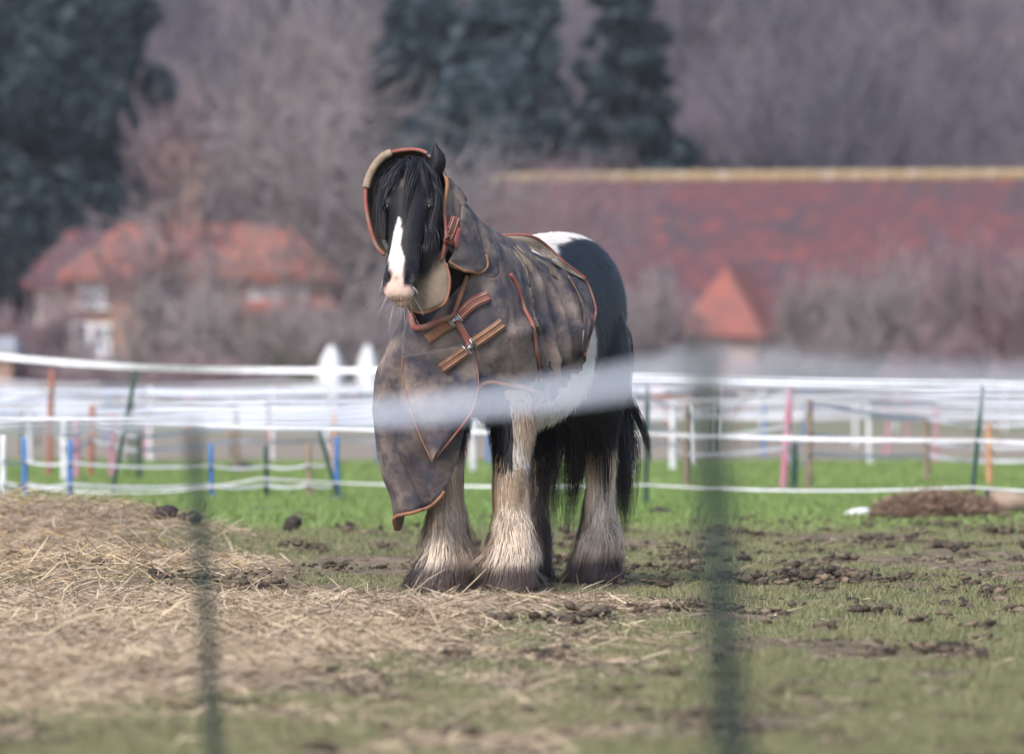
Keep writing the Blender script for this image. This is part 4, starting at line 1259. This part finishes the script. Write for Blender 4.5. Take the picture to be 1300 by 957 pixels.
x0, x1 = -2.85, -.25
Gq.add([(x0, -3.4, 2.05), (x1, -3.4, 2.05), (x1, .5, 2.05), (x0, .5, 2.05), (-1.55, -2.0, 4.0), (-1.55, 1.6, 4.0),
        (x0, -3.4, 1.9), (x1, -3.4, 1.9), (x1, .5, 1.9), (x0, .5, 1.9)],
       [[[3, 0, 4, 5], [1, 2, 5, 4], [6, 7, 1, 0], [7, 8, 2, 1], [8, 9, 3, 2], [9, 6, 0, 3], [9, 8, 7, 6]], [[0, 1, 4], [2, 3, 5]]])
Gq.build('porch_roof', M_porch, barn, smooth=False)

# brick outbuilding with blue door at the extreme left
ob = empty('brick_shed', (-9.35, 118, 0))
tag(ob, 'small pinkish brick shed with a blue base at the far left edge', 'shed')
wall_box('wall', -1.2, -.02, 0, 2.5, .35, 1.28, M_brick, ob)
wall_box('plinth', -1.25, .02, -.05, 2.55, 0, .35, M_blue, ob)
hip_roof('roof', -1.2, -.02, 0, 2.5, 1.36, 1.62, .1, .1, M_sheet, ob, .08)

# white teardrop covers
def teardrop(px, py0, py1, wpx, D, label):
    w = wpx * D / FPX / 2; z1 = CAMH - (py0 - 478.5) * D / FPX; z0 = CAMH - (py1 - 478.5) * D / FPX
    x = (px - 650) * D / FPX
    root = empty('teardrop_flag', (x, D, 0)); tag(root, label, 'flag', 'white teardrop shapes on poles beyond the paddock')
    Geo().tube([(0, .03, 0), (0, .03, z1 - .1)], .02, 6).build('pole', M_postwhite, root)
    tt = np.linspace(0, 1, 16)
    wid = w * np.sin(np.pi * np.clip(tt, 0.001, .999) ** .72) ** .75
    L = np.stack([-wid, np.full(16, -.012), z0 + (z1 - z0) * tt], -1); R = L * np.array([-1, 1, 1])
    rings = np.stack([L, (L + R) / 2 - np.array([0, .03, 0]), R, (L + R) / 2 + np.array([0, .03, 0])], 1)
    Geo().loft(rings).build('cover', M_postwhite, root)
teardrop(421, 437, 506, 38, 100, 'white teardrop shape on a pole, larger of the two by the horse chest')
teardrop(467, 436, 500, 30, 104, 'smaller dimmer white teardrop shape next to the horse rug')

# ---- trees
def prisms(segs):
    """segs (n,8): p0, p1, r0, r1 -> 3-sided tapering prisms"""
    S = np.asarray(segs, float); n = len(S)
    p0, p1, r0, r1 = S[:, 0:3], S[:, 3:6], S[:, 6], S[:, 7]
    T = p1 - p0; T /= np.linalg.norm(T, axis=1)[:, None] + 1e-9
    ref = np.where(np.abs(T[:, 2:3]) > .9, np.array([[1., 0, 0]]), np.array([[0, 0, 1.]]))
    A = np.cross(T, ref); A /= np.linalg.norm(A, axis=1)[:, None] + 1e-9
    B = np.cross(T, A)
    V = []
    for p, r in ((p0, r0), (p1, r1)):
        for th in (0, 2.0944, 4.18879):
            V.append(p + (A * math.cos(th) + B * math.sin(th)) * r[:, None])
    V = np.stack(V, 1).reshape(-1, 3)
    b = (np.arange(n) * 6)[:, None]
    q = np.concatenate([b + np.array([[0, 1, 4, 3]]), b + np.array([[1, 2, 5, 4]]), b + np.array([[2, 0, 3, 5]])])
    return V, q

def bare_tree(seed, H, W, nlev=5, trunk_r=.12, upright=.5, first=.15, twig_r=.012, kids=(4, 4, 5, 5, 4), bush=False):
    r = np.random.default_rng(seed); segs = []; trunk = []
    def grow(p, d, L, rad, lev, main=False):
        n = 3
        q = p.copy(); dd = d.copy()
        pts = [q.copy()]
        for i in range(n):
            dd = dd + r.normal(0, .16, 3) + np.array([0, 0, .07 * upright]); dd /= np.linalg.norm(dd)
            q2 = q + dd * L / n
            ra, rb = rad * (1 - .5 * i / n), rad * (1 - .5 * (i + 1) / n)
            (trunk if main else segs).append([*q, *q2, max(ra, twig_r), max(rb, twig_r * .8)])
            q = q2; pts.append(q.copy())
        if lev >= nlev: return
        for j in range(kids[min(lev, len(kids) - 1)]):
            t = (.25 if lev else first) + (.98 - (.25 if lev else first)) * (j + r.random()) / kids[min(lev, len(kids) - 1)]
            f = min(t, .999) * n; i = int(f); pp = pts[i] + (pts[i + 1] - pts[i]) * (f - i)
            ax = r.normal(0, 1, 3); ax -= dd * ax.dot(dd); ax /= np.linalg.norm(ax)
            sp = .75 + .45 * r.random()
            nd = dd * (1 - .45 * (1 - upright)) + ax * sp * (W / H) ** .5 * (1.25 - .5 * upright); nd[2] += .25 * upright
            nd /= np.linalg.norm(nd)
            grow(pp, nd, L * (.52 + .22 * r.random()), rad * .52, lev + 1, lev == 0)
    for b in range(1 if not bush else 9):
        d = np.array([0, 0, 1.0])
        p = np.zeros(3)
        if bush:
            a = r.random() * 6.28; d = np.array([math.cos(a) * .6 * W / H, math.sin(a) * .6 * W / H, 1]); d /= np.linalg.norm(d)
            p = np.array([math.cos(a), math.sin(a), 0]) * W * .28 * r.random()
        grow(p, d, H * (.5 if not bush else .42), trunk_r, 0 if not bush else 1, b == 0)
    return np.array(trunk), np.array(segs)

def norm_tree(tr, sg, H, W):
    """scale so that the tree really is H high and W wide"""
    A = np.concatenate([tr, sg]); P = A[:, 3:6]
    sz = H / np.percentile(P[:, 2], 99.7); sx = W / (np.percentile(P[:, 0], 99) - np.percentile(P[:, 0], 1))
    sy = W / (np.percentile(P[:, 1], 99) - np.percentile(P[:, 1], 1))
    s = np.array([sx, sy, sz])
    for S in (tr, sg):
        S[:, 0:3] *= s; S[:, 3:6] *= s
    return tr, sg

def bare_tree_obj(name, px, D, H, W, seed, label, cat='tree', group=None, m=None, z=0.0, **kw):
    root = empty(name, ((px - 650) * D / FPX, D, z))
    tr, sg = norm_tree(*bare_tree(seed, H, W, **kw), H, W)
    V, q = prisms(tr); mesh_np('trunk', V, [q], M_bark, root)
    V, q = prisms(sg); mesh_np('crown', V, [q], m or M_twig, root)
    tag(root, label, cat, group)
    return root

def leaf_crown(seed, shape_fn, n, size, clump=1.0):
    """many small quads; shape_fn(P unit-cube points)->mask of points within the crown, irregular by noise"""
    r = np.random.default_rng(seed)
    P = shape_fn(r, n)
    nn = vnoise(P, clump, seed, 3)
    P = P[nn > .36]
    n = len(P)
    a = r.normal(0, 1, (n, 3)); a /= np.linalg.norm(a, axis=1)[:, None]
    b = np.cross(a, r.normal(0, 1, (n, 3))); b /= np.linalg.norm(b, axis=1)[:, None]
    s = size * (.6 + .8 * r.random(n))[:, None]
    V = np.stack([P - a * s, P + b * s * .5, P + a * s, P - b * s * .5], 1).reshape(-1, 3)
    return V, np.arange(n * 4).reshape(-1, 4)

def blob_shape(blobs):
    """points near the surfaces of a set of ellipsoid clumps ((x,y,z),(rx,ry,rz))"""
    def f(r, n):
        vol = np.array([np.prod(b[1]) ** (2 / 3) for b in blobs]); c = r.choice(len(blobs), n, p=vol / vol.sum())
        d = r.normal(0, 1, (n, 3)); d /= np.linalg.norm(d, axis=1)[:, None]
        d *= (.55 + .5 * r.random(n) ** .6)[:, None]
        return np.array([b[0] for b in blobs])[c] + d * np.array([b[1] for b in blobs])[c]
    return f

def evergreen(name, px, D, H, W, seed, label, m, style='round', z=0.0, n=52000, size=.15, group=None):
    r = np.random.default_rng(seed)
    root = empty(name, ((px - 650) * D / FPX, D, z))
    blobs = []
    if style == 'round':
        for i in range(60):
            t = r.random() ; a = r.random() * 6.28
            zz = H * (.10 + .84 * t); rr = W * .38 * math.sin(math.pi * min(.95, .2 + .75 * t)) ** .7
            s = W * (.12 + .12 * r.random())
            blobs.append(((math.cos(a) * rr * r.random() ** .4, math.sin(a) * rr * r.random() ** .4, zz), (s, s, s * .75)))
    else:
        for i in range(46):
            t = i / 46; a = i * 2.4
            zz = H * (.12 + .86 * t); rr = W * .40 * (1 - t) ** .8
            s = W * (.09 + .13 * (1 - t)) * (.8 + .4 * r.random())
            blobs.append(((math.cos(a) * rr, math.sin(a) * rr, zz), (s, s, s * .55)))
    V, q = leaf_crown(seed, blob_shape(blobs), n, size, 1.0)
    mesh_np('crown', V, [q], m, root, smooth=False)
    segs = []
    for i in range(8):
        segs.append([0, 0, H * .11 * i, 0, 0, H * .11 * (i + 1), W * .035 * (1 - i / 9), W * .035 * (1 - (i + 1) / 9)])
    for b in blobs[::2]:
        segs.append([0, 0, max(.3, b[0][2] - W * .12), *b[0], W * .012, W * .005])
    V, q = prisms(segs); mesh_np('trunk', V, [q], M_bark, root)
    tag(root, label, 'tree', group)
    return root

evergreen('evergreen_tree', 20, 196, 14.5, 9.5, 11, 'dark evergreen at the far left edge, tallest and darkest', M_ever)
evergreen('evergreen_tree', 150, 203, 13.4, 5.6, 12, 'narrower dark evergreen between left edge tree and bare crown', M_ever)
evergreen('evergreen_tree', 640, 205, 13.6, 6.6, 13, 'blue green rounded conifer behind the horse ears', M_ever2)
evergreen('conifer_tree', 795, 200, 15.5, 5.4, 14, 'dark tall conifer between rounded evergreen and bare woodland', M_ever, 'cone')
evergreen('evergreen_tree', 545, 212, 14.0, 5.2, 15, 'dark evergreen top showing above the wide bare crown', M_ever)
bare_tree_obj('bare_tree', 400, 140, 8.3, 8.3, 21, 'wide leafless grey pink tree crown behind the horse head', m=M_twig, kids=(7, 6, 6, 6, 4), nlev=4, upright=.45, first=.12, trunk_r=.16, twig_r=.017)
bare_tree_obj('bare_tree', 262, 143, 7.4, 4.2, 22, 'leafless tree rising over the cottage chimney', m=M_twig2, kids=(7, 6, 6, 5), nlev=4, upright=.55, trunk_r=.12, twig_r=.012)
bare_tree_obj('bare_tree', 560, 146, 6.6, 5.2, 23, 'leafless low tree directly behind the horse neck', m=M_twig, kids=(7, 6, 6, 5), nlev=4, upright=.4, trunk_r=.12, twig_r=.012)
bare_tree_obj('bare_tree', 665, 165, 6.9, 5.2, 24, 'thin leafless tree at the left end of the barn roof', m=M_twig2, kids=(7, 6, 5, 5), nlev=4, upright=.5, trunk_r=.1, twig_r=.012)
bare_tree_obj('bare_tree', 330, 215, 14.0, 8.0, 25, 'tall thin leafless tree with upright boughs at the top left', m=M_twig, kids=(8, 6, 5, 5), nlev=4, upright=.9, trunk_r=.2, twig_r=.018)
bare_tree_obj('bare_tree', 460, 218, 14.5, 7.0, 26, 'tall leafless tree above the rim of the horse hood', m=M_twig, kids=(8, 6, 5, 5), nlev=4, upright=.9, trunk_r=.2, twig_r=.018)
# shrubs
bushes = [(30, 128, 2.9, 2.6, 'dark leafless bush below the rear wing at the far left', M_twig2), (150, 126, 1.9, 2.4, 'low brown bush under the cottage windows', M_twig),
          (245, 124, 2.6, 2.6, 'brown bush covering the middle of the cottage wall', M_twig), (330, 130, 1.9, 2.2, 'olive brown bush below the lean-to', M_olive),
          (420, 126, 2.3, 2.6, 'twiggy bush behind the white teardrop shapes', M_twig), (520, 128, 2.4, 2.4, 'grey bush hidden partly by the horse rug', M_twig),
          (610, 132, 2.6, 2.6, 'grey leafless bush behind the horse neck base', M_twig), (700, 135, 3.1, 2.8, 'pale leafless bush above the horse back', M_twig),
          (830, 138, 2.6, 2.4, 'grey green bush right of the horse rump', M_twig), (1050, 140, 2.7, 2.3, 'brown bush right of the red porch', M_twig),
          (1150, 136, 3.0, 2.8, 'tall greyish bush in front of the barn roof', M_twig), (1270, 132, 3.1, 2.6, 'dark bush at the far right edge', M_twig2),
          (90, 120, 1.4, 2.0, 'low dark hedge bush near the brick shed', M_twig2), (380, 118, 1.2, 2.4, 'low olive bush left of the teardrop shapes', M_olive),
          (280, 117, 1.2, 2.4, 'low dark bush above the middle fence tapes', M_twig2), (1000, 126, 1.2, 2.0, 'low brown bush under the porch', M_twig), (1210, 124, 1.5, 2.2, 'low brown bush near the right post', M_twig2)]
for i, (px, D, H, W, lb, m) in enumerate(bushes):
    bare_tree_obj('bush', px, D, H * (1.2 if px > 440 else .85 if px < 200 else 1.1), W * 1.15, 40 + i, lb, 'bush', 'bushes along the far side of the paddocks', m, nlev=4, bush=True, kids=(5, 7, 6, 5), upright=.35, trunk_r=.035, twig_r=.014)

# hillside with bare woodland
def hill_z(x, y):
    t = sstep(205, 400, y)
    return t * 30 + (vnoise(np.stack([x, y], -1), .02, 71, 3) - .5) * 5 * sstep(215, 260, y)
xs = np.arange(-420, 421, 12.0); ys = np.concatenate([np.arange(205, 440, 6.0), [470, 520, 600, 800]])
X, Y = np.meshgrid(xs, ys); Z = hill_z(X, Y) - .4
V = np.stack([X, Y, Z], -1).reshape(-1, 3); nx = len(xs)
i = np.arange(len(ys) - 1)[:, None] * nx; j = np.arange(nx - 1)[None, :]
tag(mesh_np('hill', V, [np.stack([i + j, i + j + 1, i + nx + j + 1, i + nx + j], -1).reshape(-1, 4)], M_hill), 'wooded hillside', kind='structure')
protos = []
for s in range(5):
    tr, sg = norm_tree(*bare_tree(90 + s, 11, 5.5, nlev=3, kids=(9, 7, 6), upright=.85, trunk_r=.17, twig_r=.03, first=.25), 11, 5.5)
    protos.append(np.concatenate([tr, sg]))
G = Geo(); r = np.random.default_rng(5)
rowsY = [214, 222, 232, 244, 258, 276, 298, 320, 345, 375, 405]
for D in rowsY:
    half = D * 650 / FPX * 1.8 + 4
    for x in np.arange(-half, half, 2.7 * D / 230):
        xx = x + r.normal(0, .8); yy = D + r.normal(0, 3)
        if D < 240 and xx < D * (880 - 650) / FPX and r.random() < .65: continue
        S = protos[r.integers(5)].copy(); a = r.random() * 6.28; sc = .75 + .5 * r.random()
        R = np.array([[math.cos(a), -math.sin(a), 0], [math.sin(a), math.cos(a), 0], [0, 0, 1]])
        o = np.array([xx, yy, float(hill_z(np.array([xx]), np.array([yy]))[0]) - .5])
        S[:, 0:3] = S[:, 0:3] @ R.T * sc + o; S[:, 3:6] = S[:, 3:6] @ R.T * sc + o
        V, q = prisms(S); G.add(V, [q])
tag(G.build('far_wood', M_farwood, cols=False), 'bare winter woodland massed on the hillside', kind='stuff')
# ------------------------------------------------------------------ electric fences
def post_geo(x, y, z0, xt, yt, zt, r, clips=(), style='stake'):
    """tapering plastic stake with ribs, a foot tread and hooked clips"""
    G = Geo()
    p0 = np.array([x, y, z0 - .12]); p1 = np.array([xt, yt, zt])
    ts = np.array([0, .12, .14, .5, .85, .97, 1.0])
    rr = r * np.array([.5, .9, 1, 1, .95, .9, .5])
    path = p0 + (p1 - p0) * ts[:, None]
    G.tube(path, rr, 8)
    d = (p1 - p0) / np.linalg.norm(p1 - p0)
    f = p0 + d * .16
    tl_ = min(r * 4.5, .05); G.box(f + np.array([tl_ / 2, 0, 0]), (tl_, r * 1.2, min(r, .012)))          # tread
    for zc in clips:
        t = (zc - p0[2]) / (p1[2] - p0[2]); c = p0 + (p1 - p0) * t
        G.tube([c + np.array([0, -r * .8, -.02]), c + np.array([0, -r * 2.2, -.012]), c + np.array([0, -r * 2.4, .012]), c + np.array([0, -r * 1.0, .022])], r * .3, 5)
    return G

def tape_geo(pts, w, sag=.02, th=.0015):
    """flat woven tape hanging between supports, with a darker wire woven through as geometry ridge"""
    G = Geo(); P = []
    for a, b in zip(pts[:-1], pts[1:]):
        a = np.array(a); b = np.array(b); n = 10
        t = np.linspace(0, 1, n, endpoint=False)[:, None]
        s = a + (b - a) * t; s[:, 2] -= (4 * sag * t * (1 - t))[:, 0]; P.append(s)
    P = np.concatenate(P + [np.array(pts[-1:])])
    dirv = P[-1] - P[0]; nrm = np.array([dirv[1], -dirv[0], 0]); nrm /= np.linalg.norm(nrm)
    tw = (vnoise(P, .9, 77, 2) - .5)[:, None] * w * .9
    top = P + np.array([0, 0, w / 2]) + nrm * tw; bot = P - np.array([0, 0, w / 2]) - nrm * tw
    rings = np.stack([top + nrm * th, top - nrm * th, bot - nrm * th, bot + nrm * th], 1)
    G.loft(rings)
    return G

def fence(label, posts, strands, width, sag=.02, name='electric_fence', group=None, tape_mat=None, rad=.012, ends=None, tops=None):
    """posts: (px base, D, px top, height, material, label); strands: heights (fraction of post) """
    c = np.mean([[(p[0] - 650) * p[1] / FPX, p[1]] for p in posts], axis=0)
    root = empty(name, (c[0], c[1], 0)); off = np.array([c[0], c[1], 0])
    pts = []
    for px, D, pxt, h, m, lb in posts:
        x = (px - 650) * D / FPX; xt = (pxt - 650) * D / FPX
        g0 = float(gz(x, D))
        G = post_geo(x - c[0], 0 + D - c[1], g0, xt - c[0], D - c[1], h, rad, [s * h for s in strands if s <= 1])
        o = G.build('post', m, root)
        if lb: o['label'] = lb
        pts.append((np.array([x, D, 0.0]), np.array([xt, D, h])))
    for si, s in enumerate(strands):
        P = [a + (b - a) * s - off + np.array([0, -rad * 1.6, 0]) for a, b in pts]
        if ends:      # continue the tape past the outermost posts
            e0, e1 = ends
            P = [P[0] + (P[0] - P[1]) / np.linalg.norm(P[0] - P[1]) * e0] + P + [P[-1] + (P[-1] - P[-2]) / np.linalg.norm(P[-1] - P[-2]) * e1]
        tape_geo(P, width if not isinstance(width, (list, tuple)) else width[si], sag).build('tape', tape_mat or M_tape, root, smooth=False)
    tag(root, label, 'fence', group)
    return root

# the fence right in front of the lens (far out of focus)
def near_fence():
    root = empty('electric_fence', (0, 7.5, 0))
    tag(root, 'blurred near fence of two dark green posts and wide white tape', 'fence')
    spec = [((245, 540, 9), (270, 868, 9), .011), ((893, 428, 6), (927, 868, 6), .0155)]
    for (a, b, D), (c, d, _), r in spec:
        T = at(a, b, D); B = at(c, d, D); k = T[2] / (T[2] - B[2]); Bz = T + (B - T) * k
        post_geo(Bz[0], D - 7.5, 0, T[0], D - 7.5, T[2], r, [T[2] - .02, T[2] - .3, T[2] - .5]).build('post', M_postdark, root)
    post_geo(-1.10, 4.5, 0, -1.095, 4.5, .79, .0085, [.76]).build('post', M_postdark, root)
    post_geo(.84, -4.5, 0, .825, -4.5, .86, .0095, [.84]).build('post', M_postdark, root)
    o = np.array([0, 7.5, 0])
    P = [np.array([-1.095, 12, .775]), at(240, 526, 9), at(900, 464, 6), np.array([.825, 3, .845])]
    tape_geo([p - o + np.array([0, -.02, 0]) for p in P], .0155, sag=.020).build('tape', M_tapeblue, root, smooth=False)
near_fence()

# sharp fence just behind the horse
f1 = fence('white tape fence on slanting dark green posts just behind the horse',
      [(-95, 44.5, -60, .93, M_green, None), (136, 43.5, 174, .935, M_green, 'green post leaning to the right'),
       (437, 42.4, 404, .52, M_green, 'short green post leaning left'), (820, 41, 822, .80, M_green, None), (1229, 38.6, 1249, .84, M_green, 'green post at the right'), (1600, 37, 1610, .85, M_green, None)],
      [], .04, rad=.016)
P_top = [at(-60, 446, 44.5), at(174, 466, 43.5), at(490, 470, 42.0), at(822, 479, 41), at(1249, 487, 38.6), at(1610, 495, 37)]
P_mid = [at(-60, 527, 44.5), at(158, 533, 43.5), at(404, 542, 42.4), at(822, 550, 41), at(1242, 559, 38.6), at(1610, 566, 37)]
P_low = [at(-60, 600, 44.5), at(142, 625, 43.5), at(330, 607, 42.4), at(822, 615, 41), at(1232, 618, 38.6), at(1610, 622, 37)]
o1 = np.array(f1.location)
for P, w, s in ((P_top, .046, .01), (P_mid, .025, .012), (P_low, .013, .03)):
    tape_geo([p - o1 + np.array([0, -.025, 0]) for p in P], w, s).build('tape', M_tape, f1, smooth=False)

# the further paddock fences, row behind row
G_ = 'rows of tape fences dividing the far paddocks'
W_, B_, K_, O_, D_, R_ = M_postwhite, M_blue, M_pink, M_orange, M_wood, M_redwood
fence('tape fence on thick white and blue posts left behind the hay', [(-60, 43, -60, .5, W_, None), (4, 42.0, 4, .47, W_, 'thick white post'), (32, 43, 31, .45, B_, 'thin blue post'), (88, 43, 90, .43, B_, 'blue green post'),
      (268, 43.4, 267, .39, B_, 'bright blue post'), (338, 43.6, 338, .38, M_green, None), (392, 43.4, 392, .40, M_wood, None), (428, 42.8, 427, .45, B_, 'thick blue post')], [.28, .62], .018, .02, group=G_, rad=.02, tape_mat=M_tapegrey)
fence('low tape fence with pink and white posts in the middle paddock', [(-80, 52, -80, .8, W_, None), (61, 52, 66, .92, R_, 'tall tan post with a pink band'), (82, 50, 81, .52, W_, 'short thick white post'), (97, 51, 97, .5, K_, 'pink post'), (115, 52, 117, .62, R_, None),
      (142, 52, 143, .55, K_, 'pink post'), (176, 52, 176, .45, M_green, None), (300, 54, 300, .55, D_, None), (425, 55, 424, .55, O_, 'orange post'), (600, 56, 600, .6, W_, None)], [.55, .8], .03, .015, group=G_, rad=.026, tape_mat=M_tapegrey)
fence('long white tape fence right of the horse with mixed posts', [(800, 52, 800, .8, W_, None), (854, 56, 854, .62, W_, 'white post'), (872, 48, 875, .62, D_, 'tan wooden post'), (992, 46, 1004, .80, K_, 'tall pink post leaning right'), (1007, 45.5, 1009, .38, M_green, 'short green post'),
      (1026, 46, 1028, .7, D_, 'tan wooden post'), (1178, 50, 1176, .55, D_, 'tan wooden post'), (1256, 48, 1256, .50, O_, 'orange post'), (1420, 48, 1420, .6, W_, None)], [.42, .62, .95], .026, .015, group=G_, rad=.026, tape_mat=M_tapegrey)
for i, (D, h, st, w, lb) in enumerate([(60, .62, (.75, .98), .04, 'white tape fence third row back with pale posts'),
                                   (68, .66, (.7, .95), .04, 'white tape fence fourth row back'),
                                   (77, .72, (.55, .97), .045, 'white tape fence fifth row with reddish posts'),
                                   (88, .74, (.5, .96), .045, 'white tape fence sixth row back'),
                                   (100, .78, (.5, .97), .05, 'white tape fence furthest row before the bushes')]):
    ps = []; r = np.random.default_rng(i + 200)
    for x in np.arange(-120, 1450, 150 - i * 8):
        px = x + r.normal(0, 22); m = [W_, K_, R_, M_green, W_, B_, D_][r.integers(7)]
        ps.append((px, D + r.normal(0, .4), px + r.normal(0, 2), h * (.92 + .16 * r.random()), m, {W_: 'white post', K_: 'pink post', R_: 'reddish post', M_green: 'green post', B_: 'blue post', D_: 'tan post'}[m]))
    fence(lb, ps, st, w, .02, group=G_, rad=.02, tape_mat=M_tapegrey)
# broad pale tape band behind the hay, left
fence('stack of broad white tapes left between green posts', [(-90, 63, -90, .80, W_, None), (190, 63.5, 190, .76, W_, None), (345, 63, 345, .76, W_, None), (520, 62, 520, .80, W_, None), (620, 61, 620, .82, W_, None)],
      [.56, .68, .80, .92], .050, .015, group=G_, rad=.018, tape_mat=M_tapeblue)

# things lying by the right hand fence
def thing_heap(name, px0, px1, ptop, pbase, label, cat, m, seed=0, D=None, kind=None, col=None):
    D = D or CAMH * FPX / (pbase - 478.5)
    x0, x1 = (px0 - 650) * D / FPX, (px1 - 650) * D / FPX
    h = (pbase - ptop) * D / FPX
    G = Geo()
    V = ICO_V.copy()
    n = vnoise(V, 1.3, 300 + seed, 3); V *= (1 + (n - .5) * .55)[:, None]
    V[:, 2] = np.maximum(V[:, 2], -.3)
    V = V * np.array([(x1 - x0) / 2, (x1 - x0) * .3, h / 1.05])
    G.add(V, [ICO_F], col if col is not None else (.2, .2, .2))
    o = G.build(name, m); o.location = ((x0 + x1) / 2, D, h * .12)
    return tag(o, label, cat)
hh_ = thing_heap('hay_heap', 1118, 1262, 634, 660, 'long low brown heap of old hay at the foot of the right post', 'hay heap', M_hay, 1, 37.6, col=(.16, .115, .085))
thing_heap('boulder', 1162, 1216, 622, 652, 'dull pink mound behind the brown hay heap', 'mound', M_clod, 2, 38.8, col=(.33, .23, .25))
def heap_straw():
    r = np.random.default_rng(9); N = 6000
    hx, hy = hh_.location.x, hh_.location.y
    W = (1262 - 1118) * 37.6 / FPX / 2
    a = r.random(N) * 6.28; q = r.random(N) ** .5
    x = np.cos(a) * q * W * 1.15; y = np.sin(a) * q * W * .66
    z = .125 * np.sqrt(np.clip(1 - q ** 2, 0, 1)) * (.75 + .5 * r.random(N)) + .015
    d = r.normal(0, 1, (N, 3)); d[:, 2] *= .35; d /= np.linalg.norm(d, axis=1)[:, None]
    L = .05 + .08 * r.random(N); t = np.linspace(-.5, .5, 3)
    P = np.stack([x, y, z], -1)[:, None] + d[:, None] * (L[:, None] * t)[..., None]
    P[:, :, 2] = np.maximum(P[:, :, 2], .01)
    G = Geo(); k = r.random((N, 1))
    ribbons(G, P - np.array([0, 0, hh_.location.z]), np.full(N, .006), r.normal(0, 1, (N, 3)), np.array([.33, .23, .16]) * k + np.array([.15, .10, .085]) * (1 - k), .5)
    o = G.build('straw', M_hay, hh_); o['kind'] = 'stuff'
heap_straw()
# tub lying on its side
tb = empty('feed_tub', ((1283 - 650) * 38 / FPX, 38.0, .0)); tag(tb, 'tan feed tub with dark mouth tipped on its side', 'tub')
ang = np.linspace(0, 2 * math.pi, 25)[:-1]
def ringx(x, r, zc): return np.stack([np.full(24, x), np.cos(ang) * r, zc + np.sin(ang) * r * .8], -1)
Geo().loft([ringx(-.13, .085, .085), ringx(-.14, .10, .088), ringx(.12, .082, .085), ringx(.13, .05, .085)][1:]).build('body', M_orange if False else M_wood, tb)
Geo().loft([ringx(-.145, .092, .088), ringx(-.15, .104, .09), ringx(-.135, .106, .09), ringx(-.13, .099, .088)], caps=False).build('rim', M_black, tb)
Geo().loft([ringx(-.1475, .09, .088), ringx(-.1475, .002, .088)], caps=False).build('mouth', M_black, tb)
# white sheet scrap on the ground
wl = thing_heap('plastic_sack', 1067, 1120, 645, 657, 'flat crumpled white plastic sack left of the brown hay heap', 'sack', M_postwhite, 4, 38.2)
thing_heap('feed_bucket', 290, 326, 592, 606, 'small black bucket shape on the far grass', 'bucket', M_black, 5, 56)

# ------------------------------------------------------------------ damp winter air
hz = Geo().box((0, 395, 24.0), (1000, 930, 50.0)).build('haze', None, None, smooth=False, cols=False)
hz.data.materials.clear()
mh = bpy.data.materials.new('damp_air'); mh.use_nodes = True
nt = mh.node_tree; nt.nodes.remove(nt.nodes['Principled BSDF'])
pv = nt.nodes.new('ShaderNodeVolumePrincipled'); pv.inputs['Color'].default_value = (.86, .89, 1.0, 1); pv.inputs['Density'].default_value = .00018
nt.links.new(pv.outputs['Volume'], nt.nodes['Material Output'].inputs['Volume'])
hz.data.materials.append(mh)
tag(hz, 'pale damp winter air', kind='stuff')
